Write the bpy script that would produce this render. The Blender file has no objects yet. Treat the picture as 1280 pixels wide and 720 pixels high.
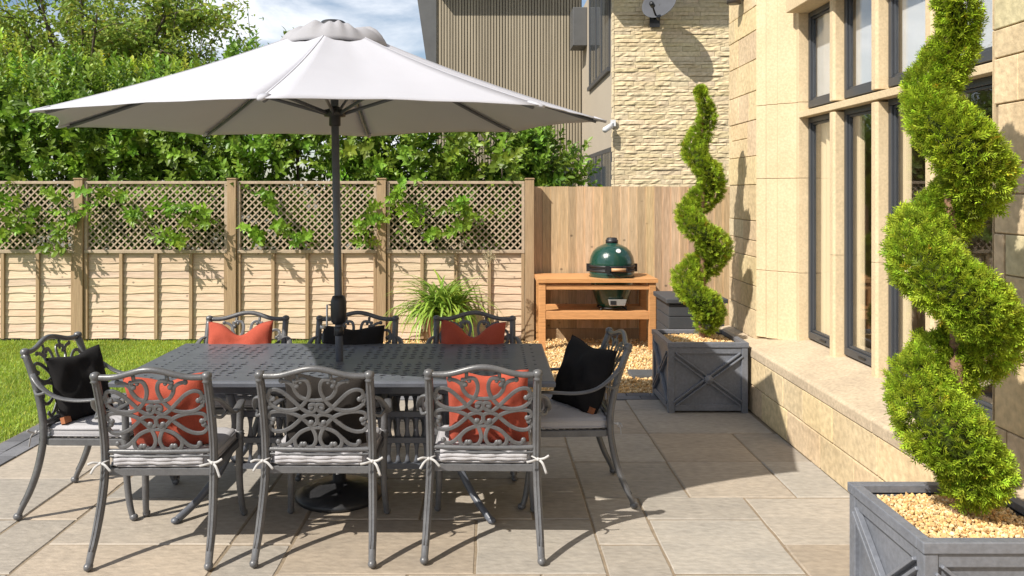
import bpy, math, random
import numpy as np
from mathutils import Vector, Matrix, Euler
R = math.radians
PI = math.pi
rnd = random.Random(7)
nr = np.random.default_rng(11)
sc = bpy.context.scene
COL = sc.collection
F = 1000.0; HZ = 1.75            # focal length in photo pixels, camera height

def at(x, y, Y):                 # photo pixel + depth -> point
    return Vector(((x-610)/F*Y, Y, HZ-(y-240)/F*Y))

# ------------------------------------------------------------------ materials
def mat(name, col, col2=None, rough=.6, scale=6, stretch=(1,1,1), bump=0., bscale=60, metal=0., tint=False,
        spec=.5, detail=6, bstretch=None, trans=0., fine=0., coat=0., contrast=1.0, sheen=0., knots=0.):
    m = bpy.data.materials.new(name); m.use_nodes = True
    nt = m.node_tree; N = nt.nodes; L = nt.links
    b = N['Principled BSDF']; out = N['Material Output']
    tc = N.new('ShaderNodeTexCoord')
    mp = N.new('ShaderNodeMapping'); mp.inputs['Scale'].default_value = stretch
    L.new(tc.outputs['Object'], mp.inputs[0])
    nz = N.new('ShaderNodeTexNoise'); nz.inputs['Scale'].default_value = scale; nz.inputs['Detail'].default_value = detail
    nz.inputs['Roughness'].default_value = .62
    L.new(mp.outputs[0], nz.inputs[0])
    rp = N.new('ShaderNodeMapRange'); rp.inputs[1].default_value = .5-.22/contrast; rp.inputs[2].default_value = .5+.22/contrast
    L.new(nz.outputs[0], rp.inputs[0])
    mx = N.new('ShaderNodeMix'); mx.data_type = 'RGBA'
    if col2 is None: col2 = tuple(c*.78 for c in col)
    mx.inputs[6].default_value = (*col2, 1); mx.inputs[7].default_value = (*col, 1)
    L.new(rp.outputs[0], mx.inputs[0])
    c = mx.outputs[2]
    if fine:
        n2 = N.new('ShaderNodeTexNoise'); n2.inputs['Scale'].default_value = bscale; n2.inputs['Detail'].default_value = 4
        L.new(mp.outputs[0], n2.inputs[0])
        r2 = N.new('ShaderNodeMapRange'); r2.inputs[1].default_value = .3; r2.inputs[2].default_value = .7
        r2.inputs[3].default_value = 1-fine; r2.inputs[4].default_value = 1+fine*.6
        L.new(n2.outputs[0], r2.inputs[0])
        m2 = N.new('ShaderNodeMix'); m2.data_type = 'RGBA'; m2.blend_type = 'MULTIPLY'; m2.inputs[0].default_value = 1
        L.new(c, m2.inputs[6]); L.new(r2.outputs[0], m2.inputs[7]); c = m2.outputs[2]
    if knots:
        mk = N.new('ShaderNodeMapping'); mk.inputs['Scale'].default_value = (1,.02,1.25); L.new(tc.outputs['Object'], mk.inputs[0])
        vo = N.new('ShaderNodeTexVoronoi'); vo.inputs['Scale'].default_value = knots; L.new(mk.outputs[0], vo.inputs[0])
        kr_ = N.new('ShaderNodeMapRange'); kr_.interpolation_type = 'SMOOTHSTEP'; kr_.inputs[1].default_value = .035; kr_.inputs[2].default_value = .13; kr_.inputs[3].default_value = .38; kr_.inputs[4].default_value = 1.
        L.new(vo.outputs['Distance'], kr_.inputs[0])
        mk2 = N.new('ShaderNodeMix'); mk2.data_type = 'RGBA'; mk2.blend_type = 'MULTIPLY'; mk2.inputs[0].default_value = 1
        L.new(c, mk2.inputs[6]); L.new(kr_.outputs[0], mk2.inputs[7]); c = mk2.outputs[2]
    if tint:
        a = N.new('ShaderNodeAttribute'); a.attribute_name = 'tint'
        m3 = N.new('ShaderNodeMix'); m3.data_type = 'RGBA'; m3.blend_type = 'MULTIPLY'; m3.inputs[0].default_value = 1
        L.new(c, m3.inputs[6]); L.new(a.outputs['Color'], m3.inputs[7]); c = m3.outputs[2]
    L.new(c, b.inputs['Base Color'])
    b.inputs['Roughness'].default_value = rough; b.inputs['Metallic'].default_value = metal
    b.inputs['Specular IOR Level'].default_value = spec
    b.inputs['Coat Weight'].default_value = coat
    b.inputs['Sheen Weight'].default_value = sheen
    if bump:
        bm = N.new('ShaderNodeBump'); bm.inputs['Strength'].default_value = 1; bm.inputs['Distance'].default_value = bump
        n3 = N.new('ShaderNodeTexNoise'); n3.inputs['Scale'].default_value = bscale; n3.inputs['Detail'].default_value = 5
        if bstretch:
            mp2 = N.new('ShaderNodeMapping'); mp2.inputs['Scale'].default_value = bstretch
            L.new(tc.outputs['Object'], mp2.inputs[0]); L.new(mp2.outputs[0], n3.inputs[0])
        else: L.new(mp.outputs[0], n3.inputs[0])
        L.new(n3.outputs[0], bm.inputs['Height']); L.new(bm.outputs[0], b.inputs['Normal'])
    if trans:
        t = N.new('ShaderNodeBsdfTranslucent'); L.new(c, t.inputs[0])
        ms = N.new('ShaderNodeMixShader'); ms.inputs[0].default_value = trans
        L.new(b.outputs[0], ms.inputs[1]); L.new(t.outputs[0], ms.inputs[2]); L.new(ms.outputs[0], out.inputs[0])
    return m

M = {}
M['metal'] = mat('cast_metal', (.125,.125,.13), (.075,.075,.08), rough=.36, scale=14, bump=.0006, bscale=120, spec=.6, fine=.15)
M['table'] = mat('table_metal', (.115,.124,.148), (.082,.088,.106), rough=.40, scale=10, bump=.0005, bscale=150, fine=.1)
M['blackmetal'] = mat('black_metal', (.018,.018,.02), rough=.45, scale=10)
M['alu'] = mat('grey_aluminium', (.052,.056,.064), (.043,.046,.053), rough=.4, scale=4)
M['steel'] = mat('brushed_steel', (.62,.6,.57), rough=.35, metal=.7, scale=20, fine=.15, bscale=90)
M['pad'] = mat('pad_cloth', (.43,.42,.435), (.36,.35,.365), rough=.95, scale=5, bump=.0012, bscale=260, fine=.1)
M['tie'] = mat('tie_cloth', (.50,.49,.485), rough=.9, scale=30)
M['red'] = mat('red_cloth', (.41,.075,.04), (.33,.055,.03), rough=.95, scale=6, bump=.0014, bscale=200, fine=.14)
M['black'] = mat('black_cloth', (.018,.0165,.017), (.011,.0105,.011), rough=1, scale=7, bump=.001, bscale=260, fine=.15, spec=.2)
M['charcoal'] = mat('charcoal_cloth', (.034,.029,.026), (.022,.019,.017), rough=1, scale=7, bump=.001, bscale=260, fine=.15, spec=.2)
M['leather'] = mat('tan_leather', (.38,.14,.06), rough=.6, scale=40)
M['canopy'] = mat('canopy_cloth', (.465,.465,.505), (.44,.44,.478), rough=.85, scale=2.5, bump=.0008, bscale=300, trans=.10)
M['vent'] = mat('canopy_cloth_shaded', (.36,.355,.375), (.31,.305,.325), rough=.9, scale=6, bump=.001, bscale=200, trans=.1)  # same fabric as the canopy, shade of the cap's folds put into its colour
M['slab'] = mat('sandstone_slab', (.41,.352,.285), (.275,.242,.203), rough=.72, scale=3.2, bump=.0045, bscale=24, tint=True, fine=.17, contrast=.62, detail=15, stretch=(.75,1.6,1), bstretch=(.8,1.5,1))
M['joint'] = mat('mortar_joint', (.27,.21,.145), (.18,.14,.095), rough=.95, scale=30, bump=.002, bscale=100)
M['sett'] = mat('dark_sett', (.15,.15,.155), (.105,.105,.11), rough=.8, scale=9, bump=.002, bscale=50, tint=True)
M['soil'] = mat('lawn_soil', (.17,.23,.04), (.12,.17,.03), rough=1, scale=12)
M['ground'] = mat('bare_ground', (.16,.15,.11), rough=1, scale=1)
M['grass'] = mat('grass_blades', (.38,.47,.055), (.27,.38,.04), rough=.6, scale=1.1, tint=True, trans=.35)
M['grit'] = mat('gravel_grit', (.52,.38,.2), (.34,.24,.12), rough=1, scale=60, bump=.006, bscale=60)
M['stone'] = mat('gravel_stone', (.72,.53,.28), rough=.9, scale=40, tint=True, spec=.3)
M['lap'] = mat('pale_lap_board', (.71,.55,.415), (.585,.435,.31), rough=.85, scale=5, stretch=(.5,1,9), bump=.0015, bscale=14, tint=True, fine=.22, knots=6.)
M['post'] = mat('fence_post_wood', (.40,.28,.165), (.30,.20,.11), rough=.85, scale=6, stretch=(8,8,.5), bump=.001, bscale=14, fine=.15)
M['trellis'] = mat('trellis_wood', (.47,.37,.27), (.36,.27,.19), rough=.85, scale=9, fine=.15)
M['feather'] = mat('vertical_board', (.63,.46,.295), (.46,.315,.185), rough=.85, scale=4, stretch=(9,9,.55), bump=.0015, bscale=14, tint=True, fine=.22, knots=5.)
M['cedar'] = mat('orange_cedar', (.61,.315,.125), (.47,.225,.08), rough=.6, scale=5, stretch=(.6,9,9), bump=.0008, bscale=16, fine=.2, tint=True)
M['ashlar'] = mat('ashlar_stone', (.66,.525,.335), (.53,.405,.24), rough=.92, scale=2.4, bump=.006, bscale=26, tint=True, fine=.2)
M['dress'] = mat('dressed_stone', (.63,.50,.325), (.555,.43,.265), rough=.9, scale=3, bump=.002, bscale=60, fine=.14)
M['sill'] = mat('weathered_sill', (.57,.455,.315), (.37,.295,.21), rough=.9, scale=3, bump=.002, bscale=50, fine=.2, contrast=.75)
M['mortar'] = mat('wall_mortar', (.36,.27,.165), rough=.95, scale=20)
M['rubble'] = mat('walling_stone', (.70,.585,.395), (.60,.48,.30), rough=.92, scale=2.5, bump=.006, bscale=20, tint=True, fine=.15)
M['render'] = mat('beige_render', (.40,.34,.265), (.37,.315,.245), rough=.9, scale=1.2, bump=.001, bscale=120)
M['clad'] = mat('timber_cladding', (.36,.305,.225), (.29,.245,.18), rough=.85, scale=3, stretch=(6,6,.4), tint=True)
M['roof'] = mat('dark_fascia', (.10,.10,.10), rough=.6, scale=4)
M['leaf'] = mat('laurel_leaf', (.22,.345,.036), (.13,.235,.025), rough=.42, scale=1.5, tint=True, trans=.34, spec=.4)
M['tleaf'] = mat('tree_leaf', (.31,.40,.07), (.21,.31,.045), rough=.5, scale=1.1, tint=True, trans=.42, spec=.3)
M['lime'] = mat('young_leaf', (.40,.50,.05), (.28,.39,.035), rough=.45, scale=1.4, tint=True, trans=.4, spec=.3)
M['bark'] = mat('tree_bark', (.13,.10,.075), (.08,.06,.045), rough=.95, scale=14, stretch=(3,3,.6), bump=.004, bscale=30)
M['trunk'] = mat('conifer_trunk', (.27,.15,.09), (.18,.10,.06), rough=.95, scale=14, stretch=(4,4,.5), bump=.003, bscale=30)
M['thuja'] = mat('conifer_spray', (.40,.51,.035), (.26,.38,.024), rough=.6, scale=4, tint=True, trans=.32, spec=.3)
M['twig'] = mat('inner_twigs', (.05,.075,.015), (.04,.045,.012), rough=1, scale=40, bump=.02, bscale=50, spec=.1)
M['planter'] = mat('zinc_planter', (.19,.20,.23), (.11,.118,.137), rough=.45, scale=3, bump=.0008, bscale=60, fine=.16, contrast=.8)
M['green'] = mat('green_ceramic', (.008,.05,.034), (.006,.038,.026), rough=.2, scale=3, bump=.0016, bscale=90, coat=.5)
M['dial'] = mat('white_dial', (.75,.75,.73), rough=.3, scale=30)
M['handle'] = mat('pale_handle_wood', (.58,.33,.17), rough=.5, scale=8, stretch=(1,9,9))
M['box'] = mat('grey_box', (.055,.058,.064), (.042,.045,.05), rough=.6, scale=5)
M['terra'] = mat('terracotta', (.42,.20,.11), (.33,.145,.08), rough=.85, scale=6, bump=.001, bscale=60)
M['strap'] = mat('strap_leaf', (.29,.42,.075), (.19,.31,.045), rough=.4, scale=3, tint=True, trans=.3)
M['seed'] = mat('dry_seedhead', (.42,.36,.22), rough=.9, scale=30)
M['white'] = mat('white_plastic', (.72,.72,.72), rough=.4, scale=4)
M['dish'] = mat('grey_dish', (.10,.103,.115), rough=.85, scale=4, spec=.1)
M['curtain'] = mat('cream_curtain', (.70,.57,.38), (.62,.49,.31), rough=.9, scale=3, stretch=(1,7,.2))
M['blind'] = mat('white_blind', (.78,.78,.80), rough=.8, scale=2, trans=.3)
M['room'] = mat('room_wall', (.48,.40,.29), rough=.9, scale=2)
M['drain'] = mat('drain_iron', (.11,.115,.12), rough=.6, scale=20)
M['bronze'] = mat('bronze_lamp', (.06,.05,.045), rough=.4, scale=9)

def glass_mat():
    m = bpy.data.materials.new('window_glass'); m.use_nodes = True
    nt = m.node_tree; N = nt.nodes; L = nt.links
    N.remove(N['Principled BSDF'])
    t = N.new('ShaderNodeBsdfTransparent'); t.inputs[0].default_value = (.985,.99,.985,1)
    g = N.new('ShaderNodeBsdfGlossy'); g.inputs['Roughness'].default_value = .0; g.inputs[0].default_value = (.95,.97,1,1)
    ge = N.new('ShaderNodeNewGeometry'); dt = N.new('ShaderNodeVectorMath'); dt.operation = 'DOT_PRODUCT'
    L.new(ge.outputs['Incoming'], dt.inputs[0]); L.new(ge.outputs['Normal'], dt.inputs[1])
    def mth(op, x, y=None, cl=False):
        q = N.new('ShaderNodeMath'); q.operation = op; q.use_clamp = cl
        for i, w_ in enumerate((x, y)):
            if w_ is None: continue
            if isinstance(w_, (int,float)): q.inputs[i].default_value = w_
            else: L.new(w_, q.inputs[i])
        return q.outputs[0]
    fr = mth('POWER', mth('SUBTRACT', 1.0, mth('ABSOLUTE', dt.outputs['Value'])), 4.0)
    a = N.new('ShaderNodeMath'); a.operation = 'MULTIPLY_ADD'; a.inputs[1].default_value = .9; a.inputs[2].default_value = .045
    L.new(fr, a.inputs[0])
    mx = N.new('ShaderNodeMixShader'); L.new(a.outputs[0], mx.inputs[0]); L.new(t.outputs[0], mx.inputs[1]); L.new(g.outputs[0], mx.inputs[2])
    L.new(mx.outputs[0], N['Material Output'].inputs[0])
    return m
M['glass'] = glass_mat()

# ------------------------------------------------------------------ mesh builder
OFF = {}
def catmull(pts, n=6, closed=False):
    P = [Vector(p) for p in pts]; out = []
    for i in range(len(P)-1):
        p0 = P[max(i-1,0)]; p1 = P[i]; p2 = P[i+1]; p3 = P[min(i+2,len(P)-1)]
        for k in range(n):
            t = k/n
            out.append(.5*((2*p1)+(-p0+p2)*t+(2*p0-5*p1+4*p2-p3)*t*t+(-p0+3*p1-3*p2+p3)*t**3))
    out.append(P[-1]); return out

class MB:
    def __init__(s): s.v = []; s.f = []; s.t = []; s.sm = []
    def add(s, vs, fs, tint=(1,1,1), smooth=False):
        o = len(s.v); s.v += [tuple(v) for v in vs]; s.t += [tint]*len(vs)
        s.f += [tuple(i+o for i in f) for f in fs]; s.sm += [smooth]*len(fs)
        return s
    def box(s, lo, hi, tint=(1,1,1), mtx=None):
        x0,y0,z0 = lo; x1,y1,z1 = hi
        vs = [Vector(p) for p in ((x0,y0,z0),(x1,y0,z0),(x1,y1,z0),(x0,y1,z0),(x0,y0,z1),(x1,y0,z1),(x1,y1,z1),(x0,y1,z1))]
        if mtx is not None: vs = [mtx @ v for v in vs]
        return s.add(vs, [(0,3,2,1),(4,5,6,7),(0,1,5,4),(1,2,6,5),(2,3,7,6),(3,0,4,7)], tint)
    def bar(s, a, b, w, h, up=(0,0,1), tint=(1,1,1)):      # straight rectangular bar
        return s.tube([a,b], w/2, h/2, up, n=4, square=True, smooth=False, tint=tint)
    def tube(s, path, w, h=None, up=(0,0,1), n=8, smooth=True, square=False, cap=True, tint=(1,1,1), pw=1.):
        P = [Vector(p) for p in path]; m = len(P); up = Vector(up)
        W = list(w) if hasattr(w,'__len__') else [w]*m
        Hh = W if h is None else (list(h) if hasattr(h,'__len__') else [h]*m)
        vs = []
        lastS = None
        for i in range(m):
            T = (P[min(i+1,m-1)]-P[max(i-1,0)]).normalized()
            S = T.cross(up)
            if S.length < .05: S = lastS if lastS is not None else T.orthogonal()
            S = S.normalized(); U = S.cross(T).normalized(); lastS = S
            for k in range(n):
                if square: a = PI/4+k*PI/2; cx, cy = (1 if math.cos(a)>0 else -1),(1 if math.sin(a)>0 else -1)
                else:
                    a = 2*PI*(k+.5)/n; cx, cy = math.cos(a), math.sin(a)
                    if pw != 1: cx, cy = math.copysign(abs(cx)**pw,cx), math.copysign(abs(cy)**pw,cy)
                vs.append(P[i]+S*W[i]*cx+U*Hh[i]*cy)
        fs = [(i*n+k, i*n+(k+1)%n, (i+1)*n+(k+1)%n, (i+1)*n+k) for i in range(m-1) for k in range(n)]
        if cap: fs += [tuple(range(n-1,-1,-1)), tuple((m-1)*n+k for k in range(n))]
        return s.add(vs, fs, tint, smooth)
    def lathe(s, prof, c=(0,0,0), n=24, mtx=None, tint=(1,1,1), smooth=True, cap=True):
        c = Vector(c); vs = []
        for r,z in prof:
            for k in range(n):
                v = Vector((r*math.cos(2*PI*k/n), r*math.sin(2*PI*k/n), z))
                vs.append((mtx @ v if mtx is not None else v)+c)
        m = len(prof)
        fs = [(i*n+k, i*n+(k+1)%n, (i+1)*n+(k+1)%n, (i+1)*n+k) for i in range(m-1) for k in range(n)]
        if cap: fs += [tuple(range(n-1,-1,-1)), tuple((m-1)*n+k for k in range(n))]
        return s.add(vs, fs, tint, smooth)
    def ball(s, c, r, n=10, sq=(1,1,1), tint=(1,1,1)):
        pr = [(max(r*math.sin(PI*i/n),1e-4), -r*math.cos(PI*i/n)) for i in range(n+1)]
        return s.lathe(pr, c, n=n+2, mtx=Matrix.Diagonal((*sq,)), tint=tint)
    def prism(s, poly, a, b, axis='z', tint=(1,1,1)):       # poly in the two other axes, CCW
        n = len(poly)
        def p(u,v,w): return {'z':(u,v,w),'x':(w,u,v),'y':(u,w,v)}[axis]
        vs = [p(u,v,a) for u,v in poly]+[p(u,v,b) for u,v in poly]
        fs = [tuple(range(n-1,-1,-1)), tuple(range(n,2*n))]+[(i,(i+1)%n,n+(i+1)%n,n+i) for i in range(n)]
        return s.add(vs, fs, tint)
    def build(s, name, m, parent=None, bevel=0, recalc=True):
        off = OFF.get(parent.name, Vector((0,0,0))) if parent is not None else Vector((0,0,0))
        me = bpy.data.meshes.new(name)
        V = np.array(s.v, dtype=np.float32)-np.array(off, dtype=np.float32)
        me.from_pydata(V.tolist(), [], s.f)
        if recalc:
            import bmesh
            bm = bmesh.new(); bm.from_mesh(me); bmesh.ops.recalc_face_normals(bm, faces=bm.faces); bm.to_mesh(me); bm.free()
        me.polygons.foreach_set('use_smooth', s.sm)
        at_ = me.color_attributes.new('tint', 'FLOAT_COLOR', 'POINT')
        at_.data.foreach_set('color', np.hstack([np.array(s.t, dtype=np.float32), np.ones((len(s.t),1), np.float32)]).ravel())
        return link(name, me, m, parent, bevel, off)

def link(name, me, m, parent=None, bevel=0, off=Vector((0,0,0))):
    me.materials.append(M[m] if isinstance(m,str) else m)
    o = bpy.data.objects.new(name, me); COL.objects.link(o)
    if parent is not None: o.parent = parent
    OFF[o.name] = off
    if bevel:
        b = o.modifiers.new('bevel','BEVEL'); b.width = bevel; b.segments = 2; b.limit_method = 'ANGLE'; b.angle_limit = R(35)
    return o

def tag(o, label=None, cat=None, group=None, kind=None):
    if label: o['label'] = label
    if cat: o['category'] = cat
    if group: o['group'] = group
    if kind: o['kind'] = kind
    return o
def thing(name, label, cat, loc=(0,0,0), group=None):
    o = bpy.data.objects.new(name, None); COL.objects.link(o); o.location = loc; o.empty_display_size = .1
    OFF[o.name] = Vector(loc)
    return tag(o, label, cat, group)
def copy_tree(o, parent=None):
    c = o.copy(); COL.objects.link(c)
    if parent is not None: c.parent = parent
    for ch in list(o.children): copy_tree(ch, c)
    return c

# numpy instancing of a small template into one mesh
def scatter(name, m, tv, tf, mats, locs, tints, parent=None, smooth=False):
    tv = np.asarray(tv, np.float32); k = len(mats)
    V = np.einsum('kij,vj->kvi', mats, tv)+locs[:,None,:]
    off = OFF.get(parent.name, Vector((0,0,0))) if parent is not None else Vector((0,0,0))
    V = (V.reshape(-1,3)-np.array(off, np.float32)).astype(np.float32)
    lens = np.array([len(f) for f in tf]); idx = np.concatenate([np.array(f) for f in tf])
    loops = (idx[None,:]+(np.arange(k)*len(tv))[:,None]).ravel()
    tot = np.tile(lens, k); starts = np.concatenate([[0], np.cumsum(tot)[:-1]])
    me = bpy.data.meshes.new(name)
    me.vertices.add(len(V)); me.vertices.foreach_set('co', V.ravel())
    me.loops.add(len(loops)); me.loops.foreach_set('vertex_index', loops.astype(np.int32))
    me.polygons.add(len(tot)); me.polygons.foreach_set('loop_start', starts.astype(np.int32)); me.polygons.foreach_set('loop_total', tot.astype(np.int32))
    me.polygons.foreach_set('use_smooth', np.full(len(tot), smooth))
    me.update(calc_edges=True); me.validate()
    at_ = me.color_attributes.new('tint', 'FLOAT_COLOR', 'POINT')
    C = np.repeat(tints.astype(np.float32), len(tv), axis=0)
    at_.data.foreach_set('color', np.hstack([C, np.ones((len(C),1), np.float32)]).ravel())
    return link(name, me, m, parent, 0, off)

def frames(Z, roll=None, size=1.0):            # rotation matrices whose local z axis is Z
    Z = Z/np.linalg.norm(Z, axis=1, keepdims=True)
    k = len(Z); ref = nr.normal(size=(k,3)) if roll is None else roll
    X = np.cross(ref, Z); X /= np.linalg.norm(X, axis=1, keepdims=True)+1e-9
    Y = np.cross(Z, X)
    A = np.stack([X,Y,Z], axis=2)
    s = size if np.ndim(size) else np.full(k, size)
    return A*np.asarray(s)[:,None,None]
def euler_mats(k, size):
    Z = nr.normal(size=(k,3)); return frames(Z, None, size)

# leaf templates: along +z, unit length
def leaf_tpl(wid=.19, fold=.06, bend=.16):
    v = [(0,0,0),(-wid*.85,fold,.3),(0,0,.3),(wid*.85,fold,.3),(-wid*.9,fold-bend*.4,.68),(0,-bend*.4,.68),(wid*.9,fold-bend*.4,.68),(0,-bend,1)]
    f = [(0,2,1),(0,3,2),(1,2,5,4),(2,3,6,5),(4,5,7),(5,6,7)]
    return np.array(v), f
def sprig_tpl(nl, length, leaf, wid, seed, up=50, tipsmall=True):
    r = random.Random(seed); lv, lf = leaf_tpl(wid); V = []; Fc = []
    for i in range(nl):
        t = (i+.6)/nl; z = length*t
        az = i*2.399+r.uniform(-.3,.3); el = R(up*(.45+.75*t)+r.uniform(-15,15))
        d = Vector((math.cos(az)*math.cos(el), math.sin(az)*math.cos(el), math.sin(el)))
        sd = d.cross(Vector((0,0,1))).normalized(); n = sd.cross(d)
        s = leaf*(1-.35*t if tipsmall else 1)*r.uniform(.8,1.15)
        o = len(V)
        for p in lv: V.append(tuple((sd*p[0]+n*p[1]+d*p[2])*s+Vector((0,0,z))))
        Fc += [tuple(q+o for q in f) for f in lf]
    # stem
    o = len(V); w = .004
    V += [(-w,-w,-.1),(w,-w,-.1),(0,w,-.1),(0,0,length)]; Fc += [(o,o+1,o+3),(o+1,o+2,o+3),(o+2,o,o+3)]
    return np.array(V), Fc
def tints(k, lo=.6, hi=1.3, warm=.12):
    b = nr.uniform(lo, hi, k)[:,None]
    return np.clip(b*(1+nr.uniform(-warm, warm, (k,3))), 0, 2)

# ------------------------------------------------------------------ camera, light, sky
cam = bpy.data.cameras.new('camera'); co = bpy.data.objects.new('camera', cam); COL.objects.link(co)
co.location = (0,0,HZ); co.rotation_euler = (R(90),0,0)
cam.lens = 1000/1280*36; cam.sensor_width = 36; cam.shift_x = 30/1280; cam.shift_y = -120/1280; cam.clip_end = 600; cam.clip_start = .05
sc.camera = co
EL, AZ = R(44), R(50)                              # light travels towards +X, +Y and down
ld = Vector((math.sin(AZ)*math.cos(EL), math.cos(AZ)*math.cos(EL), -math.sin(EL)))
sun = bpy.data.lights.new('sun','SUN'); sun.energy = 4.9; sun.angle = R(.53); sun.color = (1,.945,.85)
so = bpy.data.objects.new('sun', sun); COL.objects.link(so); so.rotation_euler = ld.to_track_quat('-Z','Y').to_euler(); so.location = (-8,-6,12)
w = bpy.data.worlds.new('World'); sc.world = w; w.use_nodes = True
N = w.node_tree.nodes; L = w.node_tree.links
sky = N.new('ShaderNodeTexSky'); sky.sky_type = 'NISHITA'; sky.sun_disc = False; sky.sun_elevation = EL
sky.sun_rotation = math.atan2(-ld.x, -ld.y) % (2*PI); sky.air_density = 1.0; sky.dust_density = .6; sky.ozone_density = 1.2
tc = N.new('ShaderNodeTexCoord'); mp = N.new('ShaderNodeMapping'); mp.inputs['Scale'].default_value = (1.6,1.2,4.2); mp.inputs['Location'].default_value = (.3,.1,.25)
nz = N.new('ShaderNodeTexNoise'); nz.inputs['Scale'].default_value = 2.6; nz.inputs['Detail'].default_value = 9; nz.inputs['Roughness'].default_value = .58; nz.inputs['Distortion'].default_value = .4
L.new(tc.outputs['Generated'], mp.inputs[0]); L.new(mp.outputs[0], nz.inputs[0])
rp = N.new('ShaderNodeMapRange'); rp.inputs[1].default_value = .40; rp.inputs[2].default_value = .66; rp.interpolation_type = 'SMOOTHSTEP'
L.new(nz.outputs[0], rp.inputs[0])
mx = N.new('ShaderNodeMix'); mx.data_type = 'RGBA'; mx.inputs[7].default_value = (9.4,9.7,10.2,1)
L.new(rp.outputs[0], mx.inputs[0]); L.new(sky.outputs[0], mx.inputs[6])
bg = N['Background']; bg.inputs[1].default_value = .085; L.new(mx.outputs[2], bg.inputs[0])
sc.view_settings.view_transform = 'Standard'; sc.view_settings.look = 'None'; sc.view_settings.gamma = 1; sc.view_settings.exposure = .50
sc.cycles.max_bounces = 8; sc.cycles.transparent_max_bounces = 16
try: sc.cycles.use_denoising = True
except Exception: pass

# ------------------------------------------------------------------ the ground
def sheet(name, m, x0,x1,y0,y1,z):
    o = MB().add([(x0,y0,z),(x1,y0,z),(x1,y1,z),(x0,y1,z)],[(0,1,2,3)]).build(name, m); return tag(o, kind='structure')
sheet('ground','ground',-250,250,-120,400,-.06)
PX0, PX1, PY0, PY1 = -3.11, 2.1, -.6, 6.74
# riven sandstone slabs laid in a random pattern
mb = MB(); mb.box((PX0-.3,PY0,-.05),(PX1,PY1+.0,-.006))
g = .305; nx = int(math.ceil((PX1-PX0)/g)); ny = int(math.ceil((PY1-PY0)/g)); occ = set(); r = random.Random(21)
sb = MB()
for j in range(ny):
    for i in range(nx):
        if (i,j) in occ: continue
        opts = [(3,2),(2,2),(3,2),(2,2),(2,3),(2,1),(1,2),(1,1)]
        k0 = r.random(); 
        if k0 < .35: opts = [(2,2),(3,2)]+opts
        elif k0 < .5: opts = [(2,1)]+opts
        for (a,b) in opts:
            if i+a<=nx and j+b<=ny and all((i+p,j+q) not in occ for p in range(a) for q in range(b)): break
        for p in range(a):
            for q in range(b): occ.add((i+p,j+q))
        x0 = PX0+i*g+.005; y0 = PY0+j*g+.005; x1 = min(PX0+(i+a)*g-.005, PX1); y1 = min(PY0+(j+b)*g-.005, PY1-.004)
        if x1-x0<.03 or y1-y0<.03: continue
        t = r.uniform(.86,1.08); wv = r.uniform(-.05,.06); tn = (t*(1+wv), t, t*(1-wv*1.2))
        dz = r.uniform(-.003,.003); e = .006
        n = 6; xs = [x0+(x1-x0)*k/n for k in range(n+1)]
        def edge(x0,y0,x1,y1):
            P = []
            for (ax,ay,bx,by) in ((x0,y0,x1,y0),(x1,y0,x1,y1),(x1,y1,x0,y1),(x0,y1,x0,y0)):
                for k in range(5):
                    tt = k/5; P.append((ax+(bx-ax)*tt+r.uniform(-.0025,.0025), ay+(by-ay)*tt+r.uniform(-.0025,.0025)))
            return P
        P = edge(x0,y0,x1,y1); cx=(x0+x1)/2; cy=(y0+y1)/2; m_ = len(P)
        inn = [(px+(cx-px)*e/max(abs(cx-px),.05), py+(cy-py)*e/max(abs(cy-py),.05)) for px,py in P]
        vs = [(px,py,-.03) for px,py in P]+[(px,py,-.006+dz) for px,py in P]+[(px,py,dz) for px,py in inn]
        fs = [(k,(k+1)%m_,m_+(k+1)%m_,m_+k) for k in range(m_)]+[(m_+k,m_+(k+1)%m_,2*m_+(k+1)%m_,2*m_+k) for k in range(m_)]+[tuple(range(2*m_,3*m_))]
        sb.add(vs, fs, tn)
tag(mb.build('patio_bed','joint'), kind='structure')
tag(sb.build('patio','slab'), kind='structure')
# dark sett border
mb = MB(); r = random.Random(5)
def setts(x0,y0,x1,y1,along,ln,rows):
    if along=='y':
        wd=(x1-x0)/rows
        for q in range(rows):
            y=y0-(q%2)*ln/2
            while y<y1:
                t=r.uniform(.75,1.25); mb.box((x0+q*wd+.003,max(y,y0)+.003,-.05),(x0+(q+1)*wd-.003,min(y+ln,y1)-.003,.002+r.uniform(-.002,.002)),(t,t,t*1.03)); y+=ln
    else:
        wd=(y1-y0)/rows
        for q in range(rows):
            x=x0-(q%2)*ln/2
            while x<x1:
                t=r.uniform(.75,1.25); mb.box((max(x,x0)+.003,y0+q*wd+.003,-.05),(min(x+ln,x1)-.003,y0+(q+1)*wd-.003,.002+r.uniform(-.002,.002)),(t,t,t*1.03)); x+=ln
setts(-3.39,-.6,-3.12,6.97,'y',.2,2)
setts(-3.11,6.75,2.1,6.97,'x',.21,2)
tag(mb.build('paving_border','sett',bevel=.004), kind='structure')
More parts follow.
